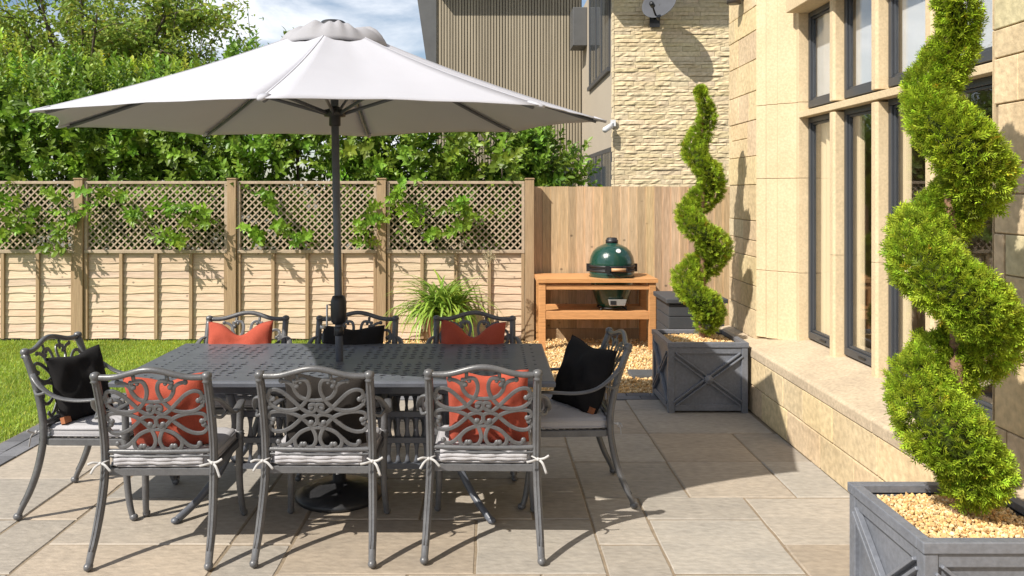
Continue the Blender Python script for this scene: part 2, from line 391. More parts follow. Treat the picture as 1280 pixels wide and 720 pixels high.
# lawn
LAWN = [(-14,-2,-3.4,6.97),(-14,6.97,-1.86,9.5)]
mb = MB()
for x0,y0,x1,y1 in LAWN: mb.add([(x0,y0,-.012),(x1,y0,-.012),(x1,y1,-.012),(x0,y1,-.012)],[(0,1,2,3)])
tag(mb.build('lawn','soil'), kind='structure')
def grass():
    P = []
    for x0,y0,x1,y1,d in ((-6.2,4.0,-3.4,6.97,6500),(-7.5,6.97,-1.88,9.44,6000),(-7.5,3.5,-6.2,6.97,1200)):
        k = int((x1-x0)*(y1-y0)*d); P.append(np.stack([nr.uniform(x0,x1,k), nr.uniform(y0,y1,k), np.full(k,-.012)],1))
    P = np.vstack(P); k = len(P)
    Z = np.stack([nr.normal(0,.35,k), nr.normal(0,.35,k), np.ones(k)],1)
    A = frames(Z, None, nr.uniform(.6,1.35,k))
    tv = [(-.003,0,0),(.003,0,0),(.0024,.003,.015),(-.0024,.003,.015),(0,.009,.029)]
    stripe = .88+.16*(np.sin(P[:,0]*2*PI/1.0)>0)
    T = tints(k,.75,1.25,.1)*stripe[:,None]
    dry = nr.random(k)<.06; T[dry] *= np.array([1.7,1.25,1.2])
    o = scatter('grass','grass',tv,[(0,1,2,3),(3,2,4)],A,P,T); tag(o,'short mown green grass of the lawn','grass',kind='stuff')
grass()
# golden gravel
sheet('gravel_bed','grit',-1.86,2.9,6.97,9.78,-.02)
t_ = (1+5**.5)/2
ICO_V = np.array([(-1,t_,0),(1,t_,0),(-1,-t_,0),(1,-t_,0),(0,-1,t_),(0,1,t_),(0,-1,-t_),(0,1,-t_),(t_,0,-1),(t_,0,1),(-t_,0,-1),(-t_,0,1)])/1.9
ICO_F = [(0,11,5),(0,5,1),(0,1,7),(0,7,10),(0,10,11),(1,5,9),(5,11,4),(11,10,2),(10,7,6),(7,1,8),(3,9,4),(3,4,2),(3,2,6),(3,6,8),(3,8,9),(4,9,5),(2,4,11),(6,2,10),(8,6,7),(9,8,1)]
def pebbles(name, P, smin, smax, parent=None):
    k = len(P); A = euler_mats(k, nr.uniform(smin,smax,k))
    A = A*np.stack([nr.uniform(.7,1.3,k), nr.uniform(.6,1.1,k), nr.uniform(.45,.8,k)],1)[:,None,:]
    pal = np.array([(1,1,1),(1.12,1.12,1.15),(.92,.82,.68),(1.12,.92,.7),(.78,.68,.58),(1.2,1.25,1.4),(.9,.74,.55)])
    T = pal[nr.integers(0,len(pal),k)]*nr.uniform(.8,1.15,(k,1))
    return scatter(name,'stone',ICO_V,ICO_F,A,P,T,parent)
k = 26000
P = np.stack([nr.uniform(-1.84,2.6,k), 6.98+2.75*nr.random(k)**1.15, nr.uniform(-.016,.004,k)],1)
tag(pebbles('gravel',P,.007,.0155),'golden gravel spread before the wooden fence','gravel',kind='stuff')
tag(MB().box((-.42-.56,8.72,-.02),(-.66,9.06,.03)).build('paving_slab','slab',bevel=.005),'small pale paving slab on the gravel beside the terracotta pot','slab')

# ------------------------------------------------------------------ fences
FY = 9.46
def fence_panel(x0, x1, label):
    t = thing('trellis_fence', label, 'fence', ((x0+x1)/2, FY, 0), 'trellis topped fence panels')
    mb = MB(); r = random.Random(int(x0*100)); z = .03; nb = 11; hgt = .985/nb
    for i in range(nb):                                    # overlapping waney boards
        z0 = .03+i*hgt-.012; z1 = z0+hgt+.028; tt = r.uniform(.86,1.1); tn = (tt, tt*r.uniform(.96,1.02), tt*r.uniform(.92,1.02))
        n = 26; ph = [r.uniform(0,6) for _ in range(3)]; vs = []; fs = []
        for k in range(n+1):
            x = x0+.02+(x1-x0-.04)*k/n
            wv = .006*math.sin(x*3.1+ph[0])+.004*math.sin(x*9+ph[1])+.002*math.sin(x*23+ph[2])+r.uniform(-.001,.001)
            vs += [(x,FY-.021,z0+wv),(x,FY-.007,z1),(x,FY+.0,z1),(x,FY-.009,z0+wv)]
        for k in range(n):
            a = k*4; fs += [(a,a+4,a+5,a+1),(a+2,a+6,a+7,a+3),(a+3,a+7,a+4,a)]
        mb.add(vs, fs, tn)
    mb.build('lap_boards','lap',t)
    for k in range(5):
        x = x0+.02+(x1-x0-.04)*k/4; MB().box((x-.02,FY-.05,.02),(x+.02,FY-.0225,1.03)).build('batten','post',t,bevel=.003)
    fr = MB(); fr.box((x0,FY-.055,1.0305),(x1,FY+.02,1.068)); fr.box((x0,FY-.045,1.845),(x1,FY+.015,1.878))
    fr.box((x0,FY-.045,1.0685),(x0+.035,FY+.015,1.8445)); fr.box((x1-.035,FY-.045,1.0685),(x1,FY+.015,1.8445))
    fr.build('panel_frame','trellis',t,bevel=.003)
    la = MB(); a0,a1,b0,b1 = x0+.03,x1-.03,1.066,1.848; sp = .083
    for sgn in (1,-1):
        yy = FY-.016 if sgn>0 else FY-.0095
        c = -(b1-b0) if sgn>0 else 0
        lo = a0-(b1-b0) if sgn>0 else a0; hi = a1 if sgn>0 else a1+(b1-b0); x = lo+sp*.4
        while x < hi:
            if sgn>0: s0 = max(0,a0-x); s1 = min(b1-b0,a1-x)
            else: s0 = max(0,x-a1); s1 = min(b1-b0,x-a0)
            if s1-s0>.02:
                tt = rnd.uniform(.85,1.1)
                la.bar((x+sgn*s0,yy,b0+s0),(x+sgn*s1,yy,b0+s1),.0165,.006,up=(0,1,0))
            x += sp
    la.build('trellis','trellis',t)
PXS = [-6.62,-4.81,-3.01,-1.25,.49]
labs = ['fence panel at the left edge, trellis half hidden by laurel sprigs','fence panel behind the left half of the table, laurel sprigs hanging low on its trellis',
        'fence panel crossed by the parasol pole','fence panel behind the potted strappy plant']
for i in range(4): fence_panel(PXS[i]+.058, PXS[i+1]-.058, labs[i])
plabs = ['fence post beyond the left edge','fence post left of the red cushioned far chair, under the left part of the parasol','fence post behind the far chair with the bright red cushion',
         'fence post right of the parasol pole','end fence post where the trellis meets the vertical boards']
for i,x in enumerate(PXS):
    tt = thing('fence_post', plabs[i], 'fence post', (x,FY,0), 'square wooden fence posts')
    MB().box((x-.052,FY-.075,-.1),(x+.052,FY+.03,1.9)).build('post','post',tt,bevel=.005)
    MB().prism([(x-.06,1.9005),(x+.06,1.9005),(x+.05,1.915),(x-.05,1.915)],FY-.083,FY+.038,axis='y').build('cap','post',tt)
# vertical feather edge fence
t = thing('board_fence','tall tan fence of vertical overlapping boards behind the barbecue table','fence',(1.7,9.59,0))
mb = MB(); x = .552; r = random.Random(3)
while x < 3.3:
    wd = r.uniform(.098,.108); tt = r.uniform(.76,1.14); tn = (tt, tt*r.uniform(.95,1.02), tt*r.uniform(.88,1.02)); zt = 1.815+r.uniform(-.004,.004)
    mb.add([(x,9.568,.12),(x+wd+.012,9.582,.12),(x+wd+.012,9.59,.12),(x,9.588,.12),(x,9.568,zt),(x+wd+.012,9.582,zt),(x+wd+.012,9.59,zt),(x,9.588,zt)],
           [(0,3,2,1),(4,5,6,7),(0,1,5,4),(1,2,6,5),(2,3,7,6),(3,0,4,7)], tn); x += wd
mb.build('boards','feather',t)
rl = MB()
for z in (.35,.95,1.55): rl.box((.55,9.60,z),(3.3,9.64,z+.08))
rl.build('rail','post',t)
MB().box((.55,9.555,-.05),(3.3,9.585,.118)).build('gravel_board','post',t,bevel=.004)

# ------------------------------------------------------------------ laurels and trees behind the fence
SPR = [sprig_tpl(13,.30,.13,.235,s) for s in range(3)]
def blob_points(k, c, rad, inner=.55):
    d = nr.normal(size=(k,3)); d /= np.linalg.norm(d,axis=1,keepdims=True)
    rr = inner+(1-inner)*nr.random(k)**.6
    return np.array(c)+d*rr[:,None]*np.array(rad), d
def laurel(x, y, top, wid, label, n=330, m='leaf', sprigs=(), size=1., lowz=.9, group='laurels behind the trellis', tlo=.55, thi=1.35):
    t = thing('laurel_bush', label, 'laurel', (x,y,0), group)
    P = []; D = []
    nl = 9
    for q in range(nl):                                  # several lobes give an uneven outline
        cz = lowz+(top-lowz-.2)*((q+.5)/nl)+rnd.uniform(-.15,.15)
        c = (x+rnd.uniform(-.5,.5)*wid, y+rnd.uniform(-.25,.25), cz)
        p,d = blob_points(n//nl, c, (wid*rnd.uniform(.4,.62), rnd.uniform(.35,.55), rnd.uniform(.3,.46)), .4)
        P.append(p); D.append(d)
    for q in range(int(n*.05)):                          # long shoots on top
        P.append(np.array([[x+rnd.uniform(-.6,.6)*wid, y+rnd.uniform(-.3,.3), top+rnd.uniform(-.2,.08)]])); D.append(np.array([[rnd.uniform(-.2,.2),-.1,1.5]]))
    P = np.vstack(P); D = np.vstack(D)
    keep = ~((P[:,1]<FY+.12)&(P[:,2]<1.95)); P = P[keep]; D = D[keep]
    P[:,1] = np.where(P[:,2]<1.95, np.maximum(P[:,1],FY+.25), P[:,1])
    P[:,1] = np.where(P[:,2]<1.3, np.maximum(P[:,1],FY+.55), P[:,1])
    P[:,1] = np.where((P[:,0]>.4)&(P[:,2]<2.15), np.maximum(P[:,1],10.05), P[:,1])
    Z = D+np.array([0,-.35,.6])+nr.normal(0,.35,D.shape)
    S = nr.uniform(.75,1.2,len(P))*size; T = tints(len(P),tlo,thi,.14)
    for (px,py,kk) in sprigs:                            # shoots that grow through the lattice
        c = np.array(at(px,py-(4 if py>285 else 0),FY-.07))
        for _ in range(max(3,int(kk*.75))):
            q = c+np.array([rnd.gauss(0,.06),rnd.uniform(-.05,.04),rnd.gauss(0,.045)])
            P = np.vstack([P,q]); Z = np.vstack([Z,[rnd.uniform(-.8,.8),-.8,rnd.uniform(-.3,.3) if py>265 else rnd.uniform(-.7,.3)]]); S = np.append(S,rnd.uniform(.7,1.0)); T = np.vstack([T,tints(1,.9,1.5,.12)])
    which = nr.integers(0,3,len(P))
    A = frames(Z, None, S)
    k0 = None
    vs=[];allA=[]
    parts = []
    for s in range(3):
        mk = which==s
        parts.append((SPR[s],A[mk],P[mk],T[mk]))
    # merge the three templates into one foliage mesh
    mb = MB(); 
    base = 0; V=[];LI=[];LT=[];C=[]
    for (tv,tf),a,p,tn in parts:
        vv = np.einsum('kij,vj->kvi',a,tv)+p[:,None,:]
        lens = np.array([len(f) for f in tf]); idx = np.concatenate([np.array(f) for f in tf])
        LI.append((idx[None,:]+(np.arange(len(a))*len(tv))[:,None]).ravel()+base); LT.append(np.tile(lens,len(a)))
        C.append(np.repeat(tn,len(tv),axis=0)); V.append(vv.reshape(-1,3)); base += len(a)*len(tv)
    finish('foliage', m, V, LI, LT, C, t)
    st = MB()
    for q in range(5):
        bx = x+rnd.uniform(-.35,.35)*wid; tx = bx+rnd.uniform(-.3,.3)
        st.tube(catmull([(bx,y+.1,-.05),((bx+tx)/2+rnd.uniform(-.08,.08),y+.15,top*.4),(tx,y+rnd.uniform(-.1,.2),top*.85)],4),[.022-.0015*i for i in range(9)],n=6)
    st.build('stem','bark',t)
    return t
def finish(name, m, V, LI, LT, C, parent):
    off = OFF[parent.name]
    V = (np.vstack(V)-np.array(off)).astype(np.float32); LI = np.concatenate(LI); LT = np.concatenate(LT)
    me = bpy.data.meshes.new(name); me.vertices.add(len(V)); me.vertices.foreach_set('co',V.ravel())
    me.loops.add(len(LI)); me.loops.foreach_set('vertex_index',LI.astype(np.int32))
    me.polygons.add(len(LT)); me.polygons.foreach_set('loop_start',np.concatenate([[0],np.cumsum(LT)[:-1]]).astype(np.int32)); me.polygons.foreach_set('loop_total',LT.astype(np.int32))
    me.update(calc_edges=True); me.validate()
    a = me.color_attributes.new('tint','FLOAT_COLOR','POINT'); C = np.vstack(C).astype(np.float32)
    a.data.foreach_set('color',np.hstack([C,np.ones((len(C),1),np.float32)]).ravel())
    return link(name, me, m, parent, 0, off)
def sil(px): return at(px,240,10.2).x
LB = [(-6.9,10.25,3.3,'laurel bush at the left edge above the trellis',[(12,250,7),(28,283,6),(8,292,5),(5,268,5)]),
      (-5.75,10.2,3.25,'laurel bush above the leftmost fence panel, below the left canopy tip',[(50,262,5),(75,245,5),(92,272,7),(85,296,6)]),
      (-4.75,10.2,3.15,'laurel bush above the second fence post, sprigs hanging beside it',[(125,240,5),(150,243,5),(172,268,6),(120,258,4)]),
      (-3.75,10.15,3.1,'laurel bush whose sprigs poke through the second trellis panel',[(245,262,9),(262,272,5),(215,300,6),(232,296,5),(200,255,3)]),
      (-2.75,10.15,3.35,'laurel bush behind the third trellis, a single shoot showing above the canopy',[(340,240,6),(322,295,8),(350,290,6),(375,298,6)]),
      (-1.75,10.2,2.75,'laurel bush behind the parasol pole',[(462,262,6),(458,295,6),(455,280,3)]),
      (-.75,10.15,2.6,'laurel bush above the trellis right of the parasol pole',[(505,240,7),(510,258,5),(535,292,6)]),
      (.15,10.15,2.55,'laurel bush above the fence panel with the potted plant',[(578,258,9),(590,268,5),(575,290,7)]),
      (.62,10.3,2.4,'laurel bush at the right end of the hedge, before the ribbed cladding',[])]
for x,y,top,lab,spr in LB: laurel(x,y,top,1.05 if x<.5 else .42,lab,n=520 if x<.5 else 260,sprigs=spr)
# single shoot standing above the canopy
def shoot():
    o = COL.objects['laurel_bush.004']; c = at(321,58,10.1)
    P = np.array([[c.x,10.1,c.z-.02],[c.x-.07,10.1,c.z-.15]]); 
    A = frames(np.array([[.05,-.2,1.],[-.4,-.1,.9]]),None,np.array([.8,.6]))
    V=[];LI=[];LT=[];C=[];base=0
    tv,tf = SPR[1]
    vv = np.einsum('kij,vj->kvi',A,tv)+P[:,None,:]
    lens = np.array([len(f) for f in tf]); idx = np.concatenate([np.array(f) for f in tf])
    finish('shoot','leaf',[vv.reshape(-1,3)],[(idx[None,:]+(np.arange(2)*len(tv))[:,None]).ravel()],[np.tile(lens,2)],[np.ones((2*len(tv),3))*1.1],o)
    MB().tube([(c.x-.1,10.15,2.7),(c.x,10.1,c.z+.2)],[.009,.004],n=5).build('shoot_stem','bark',o)
shoot()
# lighter bushes just behind
for x,y,top,wd,lab in ((-7.7,11.6,3.75,1.3,'lime green bush at the left edge behind the laurels'),(-6.2,11.7,3.5,1.2,'lime green bush left of the canopy, behind the laurels'),(-4.6,11.8,3.45,1.1,'lime green bush showing just above the left slope of the canopy')):
    laurel(x,y,top,wd,lab,n=420,m='lime',size=.85,lowz=2.2,group='lime green bushes behind the laurels',tlo=.6,thi=1.4)

def tree(x,y,top,crown,label,n,limbs,seed):
    r = random.Random(seed); t = thing('garden_tree', label, 'tree', (x,y,0), 'loose leafy trees beyond the hedge')
    tr = MB(); tr.tube(catmull([(x,y,-.1),(x+.06,y,.9),(x-.04,y+.05,2.0),(x+.05,y,2.9)],5),[.15-.004*i for i in range(16)],n=10)
    ends = []
    cx,cy,cz,rx,ry,rz = crown
    for q in range(limbs):
        a = q*2.4+r.uniform(-.4,.4); el = r.uniform(-.25,1.)
        e = Vector((cx+math.cos(a)*rx*r.uniform(.55,.98)*math.cos(el*.9), cy+math.sin(a)*ry*r.uniform(.5,.95)*math.cos(el*.9), cz+rz*math.sin(el)*r.uniform(.6,1.0)))
        s = Vector((x+.03,y,r.uniform(1.8,2.9))); mid = s.lerp(e,.5)+Vector((r.uniform(-.2,.2),r.uniform(-.2,.2),r.uniform(.0,.3)))
        path = catmull([s,mid,e],6); tr.tube(path,[.05*(1-i/13)+.007 for i in range(len(path))],n=6)
        for k in range(9):
            b = path[r.randint(5,len(path)-1)]; f = b+Vector((r.gauss(0,.42),r.gauss(0,.42),r.gauss(.1,.34)))
            tr.tube([b,b.lerp(f,.5)+Vector((0,0,.06)),f],[.012,.008,.004],n=4); ends.append((b,f))
    tr.build('trunk','bark',t)
    P=[];Z=[]
    for k in range(n):
        b,f = ends[r.randrange(len(ends))]; u = r.uniform(.2,1.1); p = b.lerp(f,u)
        P.append((p.x+r.gauss(0,.1),p.y+r.gauss(0,.1),p.z+r.gauss(0,.09))); Z.append((r.gauss(0,.8),r.gauss(-.1,.8),r.gauss(-.35,.5)))
    P = np.array(P); Z = np.array(Z); lv,lf = leaf_tpl(.2,.05,.2)
    T = tints(n,.65,1.4,.12); au = nr.random(n)<.14; T[au] *= np.array([1.35,1.05,.7])
    scatter('crown','tleaf',lv,lf,frames(Z,None,nr.uniform(.07,.125,n)),P,T,t)
tree(-6.9,14,5.6,(-6.7,14,4.2,2.25,1.6,1.6),'tall loose tree with yellowing leaves rising behind the laurels',26000,28,1)
tree(-9.6,13.6,5.0,(-9.2,13.6,3.9,1.7,1.4,1.15),'loose leafy tree cut by the left edge of the photo',12000,15,2)
tree(-4.9,15,4.6,(-4.9,15,3.75,.95,.8,.95),'small open tree whose thin branch shows above the canopy',2600,9,3)

# ------------------------------------------------------------------ neighbouring house
NY, NY2 = 12.6, 16.9
t = thing('neighbour_house','modern neighbouring house with pale stone wall and ribbed timber cladding','house',(3,14,0))
mb = MB(); mb.box((1.985,NY+.06,-.05),(6.5,NY2+4,5.6)); mb.build('render_wall','render',t)
def stone_front(mb, x0, x1, z0, z1, y, hmin, hmax, lmin, lmax, prot, rr, rough=True):
    z = z0
    while z < z1:
        h = rr.uniform(hmin,hmax); x = x0-rr.uniform(0,.15) 
        while x < x1:
            l = rr.uniform(lmin,lmax); a = max(x,x0)+.002; b = min(x+l,x1)-.002
            if b-a>.02:
                p = rr.uniform(.2,1)*prot; tt = rr.uniform(.9,1.08); tn = (tt, tt*rr.uniform(.97,1.01), tt*rr.uniform(.9,1.02))
                n = max(2,int((b-a)/.06)); vs=[]; fs=[]
                for i in range(n+1):
                    for j in range(4):
                        ed = (i in (0,n)) or (j in (0,3))
                        xx = a+(b-a)*i/n+(0 if i in (0,n) else rr.uniform(-.01,.01)); zz = z+.002+(h-.004)*[0,.2,.8,1][j]
                        vs.append((xx, y-(p*.5 if ed else p+rr.uniform(-.35,.35)*prot), zz+rr.uniform(-.003,.003)))
                for i in range(n):
                    for j in range(3): q=i*4+j; fs.append((q,q+4,q+5,q+1))
                mb.add(vs,fs,tn)
            x += l
        z += h
mb = MB(); stone_front(mb,1.985,5.2,.2,5.7,NY,.042,.082,.16,.6,.02,random.Random(9)); mb.build('stone_wall','rubble',t,recalc=False)
MB().box((1.985,NY+.002,-.05),(5.2,NY+.058,5.6)).build('wall_backing','mortar',t)
# quoin return of the stone on the side wall
mb = MB(); r = random.Random(4); z=.2
while z<5.6:
    h=r.uniform(.06,.1); mb.box((1.97-r.uniform(0,.012),NY-.012,z+.003),(1.984,NY+.12+r.uniform(-.03,.03),z+h-.003),(r.uniform(.85,1.1),)*3); z+=h
mb.build('wall_corner','rubble',t)
# timber cladding with battens
cb = MB(); cb.box((-1.1,NY2+.03,-.05),(1.984,NY2+3.5,6.4),(.45,.43,.42)); x=-1.1
while x<1.97:
    tt=rnd.uniform(.88,1.12); cb.box((x,NY2-.012,.1),(x+.042,NY2+.029,6.4),(tt,tt,tt*.98)); x+=.0615
cb.build('cladding','clad',t)
rf = MB(); rf.box((-1.35,NY2-.55,6.28),(1.9,NY2+3.6,6.5)); rf.box((1.42,NY-.62,5.26),(6.6,NY+.5,5.5)); rf.build('roof','roof',t)
# leaning dark verge at the left end
v0=at(519,-20,16.9); v1=at(545.5,-20,16.9); v2=at(545.5,90,16.9); v3=at(535,90,16.9)
MB().prism([(v3.x,v3.z),(v2.x,v2.z),(v1.x,v1.z),(v0.x,v0.z)],16.86,17.6,axis='y').build('verge_board','roof',t)
MB().box((1.70,16.0,4.68),(1.983,16.6,5.45)).build('window_hood','roof',t,bevel=.01)
def side_window(y0,y1,z0,z1,nm):
    fr = MB()
    fr.box((1.93,y0,z0-.07),(1.983,y1,z0)); fr.box((1.965,y0,z1),(1.983,y1,z1+.07)); fr.box((1.965,y0,z0),(1.983,y0+.09,z1)); fr.box((1.965,y1-.12,z0),(1.983,y1,z1))
    for f in (.36,.62): fr.box((1.966,y0+(y1-y0)*f,z0),(1.983,y0+(y1-y0)*f+.1,z1))
    f = fr.build('window','alu',t); MB().box((1.974,y0+.09,z0),(1.982,y1-.12,z1)).build('pane','pane_dark',f)
def dark_glass():
    m = mat('dark_window_glass',(.05,.06,.07),rough=.05,scale=1,spec=.8); return m
M['pane_dark'] = dark_glass()
side_window(12.95,15.6,3.78,6.0,'u'); side_window(12.75,15.8,.9,2.40,'l')
lw = MB(); p0=at(703,208,16.85); p1=at(716,232,16.85); lw.box((p0.x-.1,16.86,.9),(p1.x,16.885,p0.z)); lw.build('low_window','pane_dark',t)
# satellite dish
c = at(824,4,NY-.46)
t = thing('satellite_dish','grey satellite dish on the pale stone wall of the neighbouring house','satellite dish',(c.x,NY,c.z))
nrm = Vector((-.50,-.72,.42)).normalized(); q = nrm.to_track_quat('Z','Y').to_matrix()
pr = [(.001,-.045)]+[(.27*i/8,-.045+.06*(i/8)**2) for i in range(1,9)]+[(.275,.012),(.27,.005)]+[(.27*i/8,-.052+.06*(i/8)**2) for i in range(7,0,-1)]+[(.001,-.052)]
MB().lathe(pr,c,28,q,cap=False).build('reflector','dish',t)
c2 = c+nrm*.02; tipp = c+nrm*.30+Vector((0,0,-.20)); base = c+q@Vector((0,0,-.05))
low = c+Vector((0,.05,-.24))
MB().tube(catmull([low,low.lerp(tipp,.5)+Vector((0,0,-.03)),tipp],5),.014,n=8).build('arm','blackmetal',t)
MB().lathe([(.02,-.05),(.035,-.045),(.035,.03),(.028,.045)],tipp,12,nrm.to_track_quat('Z','Y').to_matrix()).build('receiver','blackmetal',t)
bk = MB(); bk.tube([base,Vector((c.x+.02,NY-.12,c.z-.05)),Vector((c.x+.02,NY-.03,c.z-.15))],.022,n=8); bk.box((c.x-.06,NY-.045,c.z-.28),(c.x+.1,NY-.03,c.z-.02)); bk.build('bracket','blackmetal',t)
# security camera
c = at(761,158,NY-.12)
t = thing('security_camera','small white security camera on the corner of the neighbouring stone wall','camera',(c.x,NY,c.z))
MB().lathe([(.03,-.09),(.045,-.085),(.045,.07),(.04,.085)],c+Vector((-.02,-.02,-.03)),14,Vector((-.7,-.55,-.45)).normalized().to_track_quat('Z','Y').to_matrix()).build('body','white',t)
m_ = MB(); m_.tube([c,Vector((c.x+.07,NY-.05,c.z+.06)),Vector((c.x+.08,NY+.0,c.z+.06))],.014,n=8); m_.box((c.x+.04,NY-.05,c.z+.01),(c.x+.12,NY-.03,c.z+.11)); m_.build('mount','white',t)

# ------------------------------------------------------------------ our house (right)
t = thing('stone_house','honey coloured stone house with tall mullioned windows along the patio','house',(2.6,3,0))
WX = 2.22
def ashlar_side(mb, y0, y1, z0, z1, X, rr, hs, lmin, lmax):
    z = z0
    while z < z1-.02:
        h = min(rr.choice(hs), z1-z); y = y0-rr.uniform(0,.3)
        while y < y1:
            l = rr.uniform(lmin,lmax); a=max(y,y0)+.003; b=min(y+l,y1)-.003
            if b-a>.02:
                tt=rr.uniform(.88,1.07); tn=(tt,tt*rr.uniform(.96,1.01),tt*rr.uniform(.90,1.03)); pr=rr.uniform(0,.005)
                if b-a>.3 and h>.24 and rr.random()<.4:
                    zz=z+h*rr.uniform(.4,.6)
                    mb.box((X-.006-pr,a,z+.003),(X+.02,b,zz-.003),tn); mb.box((X-.004-rr.uniform(0,.005),a,zz+.003),(X+.02,b,z+h-.003),tuple(q*rr.uniform(.92,1.08) for q in tn))
                else: mb.box((X-.006-pr,a,z+.003),(X+.02,b,z+h-.003),tn)
            y += l
        z += h
rr = random.Random(17)
mb = MB(); ashlar_side(mb,6.6,7.35,.53,5.2,WX,rr,[.2,.26,.3,.24],.22,.5); mb.build('stone_wall','ashlar',t,bevel=.004)
mb = MB(); ashlar_side(mb,-1.,3.50,.53,5.2,WX,rr,[.2,.26,.3,.24],.3,.62); mb.build('stone_wall','ashlar',t,bevel=.004)
MB().box((WX+.003,6.601,-.05),(WX+.4,7.345,5.2)).build('wall_core','mortar',t); MB().box((WX+.003,-1,-.05),(WX+.4,3.499,5.2)).build('wall_core','mortar',t)
PLX = 2.10
mb = MB(); ashlar_side(mb,-1.,7.34,0.0,.44,PLX,random.Random(8),[.22],.3,.56); mb.build('plinth','ashlar',t,bevel=.007)
MB().box((PLX+.003,-1,-.05),(2.7,7.33,.438)).build('plinth_core','mortar',t)
# sill slabs: sloped, weathered
sl = MB(); ys=[3.45,4.35,5.2,6.0,6.66]
for a,b in zip(ys[:-1],ys[1:]):
    sl.prism([(2.085,.44),(2.66,.44),(2.66,.60),(2.45,.575),(2.10,.52),(2.085,.505)],0,1,axis='y')
    for q in range(len(sl.v)-12,len(sl.v)): v=sl.v[q]; sl.v[q]=(v[0],(a+.002) if v[1]==0 else (b-.002),v[2])
sl.build('window_sill','sill',t,bevel=.006)
for a,b in ((6.662,7.34),(-1,3.448)): MB().prism([(2.085,.44),(2.30,.44),(2.30,.53),(2.22,.53),(2.085,.505)],a,b,axis='y').build('ledge','sill',t,bevel=.004)
prof = [(2.212,6.60),(2.27,6.545),(2.27,6.515),(2.335,6.47),(2.335,6.445),(2.40,6.40),(2.45,6.36),(2.45,6.31),(2.66,6.31),(2.66,6.601),(2.4,6.601)]
def jamb(pr):
    mb=MB(); z=.56; hs=[.55,.75,.6,.9,.7,.8,.7]
    for h in hs:
        z1=min(z+h,5.2)
        if z1-z<.05: break
        mb.prism(pr,z,z1-.003,axis='z'); z=z1
    mb.build('window_surround','dress',t,bevel=.004)
jamb(prof); jamb([(x,3.80-(y-6.31)) for x,y in prof])
MU=[(5.675,5.75),(5.05,5.125),(4.42,4.495)]
for a,b in MU:
    mb=MB(); cz=.565
    for z0,z1 in ((.57,1.30),(1.302,2.32),(2.40,3.16)):
        mb.prism([(2.45,a+.012),(2.45,b-.012),(2.465,b),(2.58,b),(2.58,a),(2.465,a)],z0,z1,axis='z')
    mb.build('mullion','dress',t,bevel=.003)
mb=MB(); mb.prism([(2.452,2.335),(2.70,2.335),(2.70,2.41),(2.56,2.40),(2.452,2.382)],3.802,6.308,axis='y'); mb.build('transom','dress',t,bevel=.003)
mb=MB(); mb.box((2.35,3.802,3.16),(2.70,6.308,3.62)); mb.box((2.22,3.6,3.623),(2.7,6.5,5.2)); mb.build('lintel','dress',t,bevel=.005)
bays=[(5.752,6.308),(5.127,5.673),(4.497,5.048),(3.802,4.418)]
for (a,b) in bays:
    for z0,z1 in ((.60,2.333),(2.412,3.158)):
        fr=MB(); f=.04; X0,X1=2.525,2.57
        fr.box((X0,a,z0),(X1,b,z0+f+.015)); fr.box((X0,a,z1-f),(X1,b,z1)); fr.box((X0,a,z0+f+.0155),(X1,a+f,z1-f-.0005)); fr.box((X0,b-f,z0+f+.0155),(X1,b,z1-f-.0005))
        g_=.017; A,B,Z0,Z1=a+f+.0005,b-f-.0005,z0+f+.016,z1-f-.001     # inner sash
        fr.box((X0+.014,A,Z0),(X1-.005,B,Z0+g_)); fr.box((X0+.014,A,Z1-g_),(X1-.005,B,Z1)); fr.box((X0+.014,A,Z0+g_+.0005),(X1-.005,A+g_,Z1-g_-.0005)); fr.box((X0+.014,B-g_,Z0+g_+.0005),(X1-.005,B,Z1-g_-.0005))
        fo=fr.build('window','alu',t,bevel=.003)
        MB().add([(2.548,A+g_,Z0+g_),(2.548,B-g_,Z0+g_),(2.548,B-g_,Z1-g_),(2.548,A+g_,Z1-g_),(2.554,A+g_,Z0+g_),(2.554,B-g_,Z0+g_),(2.554,B-g_,Z1-g_),(2.554,A+g_,Z1-g_)],
            [(0,3,2,1),(4,5,6,7),(0,1,5,4),(1,2,6,5),(2,3,7,6),(3,0,4,7)]).build('pane','glass',fo)
        if z1<2.4: MB().box((2.519,(a+b)/2-.05,z0+.022),(2.5245,(a+b)/2+.05,z0+.034)).build('vent_slot','blackmetal',fo)
rm=MB(); rm.box((6.5,2.5,0),(6.6,8,3.6)); rm.box((2.72,7.1,0),(6.5,7.2,3.6)); rm.box((2.72,2.5,0),(6.5,2.6,3.6)); rm.box((2.72,2.6,3.5),(6.5,7.1,3.6)); rm.box((2.72,2.6,.1),(6.5,7.1,.2))
rm.build('room','room',t)
def curtain(y0,y1,z0,z1,label):
    mb=MB(); n=int((y1-y0)/.018); vs=[];fs=[]
    for i in range(n+1):
        y=y0+(y1-y0)*i/n; dx=.024*math.sin(y*52)+.01*math.sin(y*21+1)
        vs+=[(2.622+dx,y,z0),(2.622+dx*.8,y,z1),(2.627+dx,y,z0),(2.627+dx*.8,y,z1)]
    for i in range(n): q=i*4; fs+=[(q,q+4,q+5,q+1),(q+2,q+3,q+7,q+6)]
    mb.add(vs,fs,smooth=True); tag(mb.build('curtain','curtain',recalc=False),label,'curtain','cream curtains inside the tall windows')
curtain(6.0,6.8,.62,3.3,'cream curtain inside the farthest window light, in folds')
curtain(5.60,5.90,.62,3.3,'cream curtain edge inside the second window light from the far end')
curtain(4.985,5.25,.62,3.3,'cream curtain edge inside the third window light, left of the big topiary')
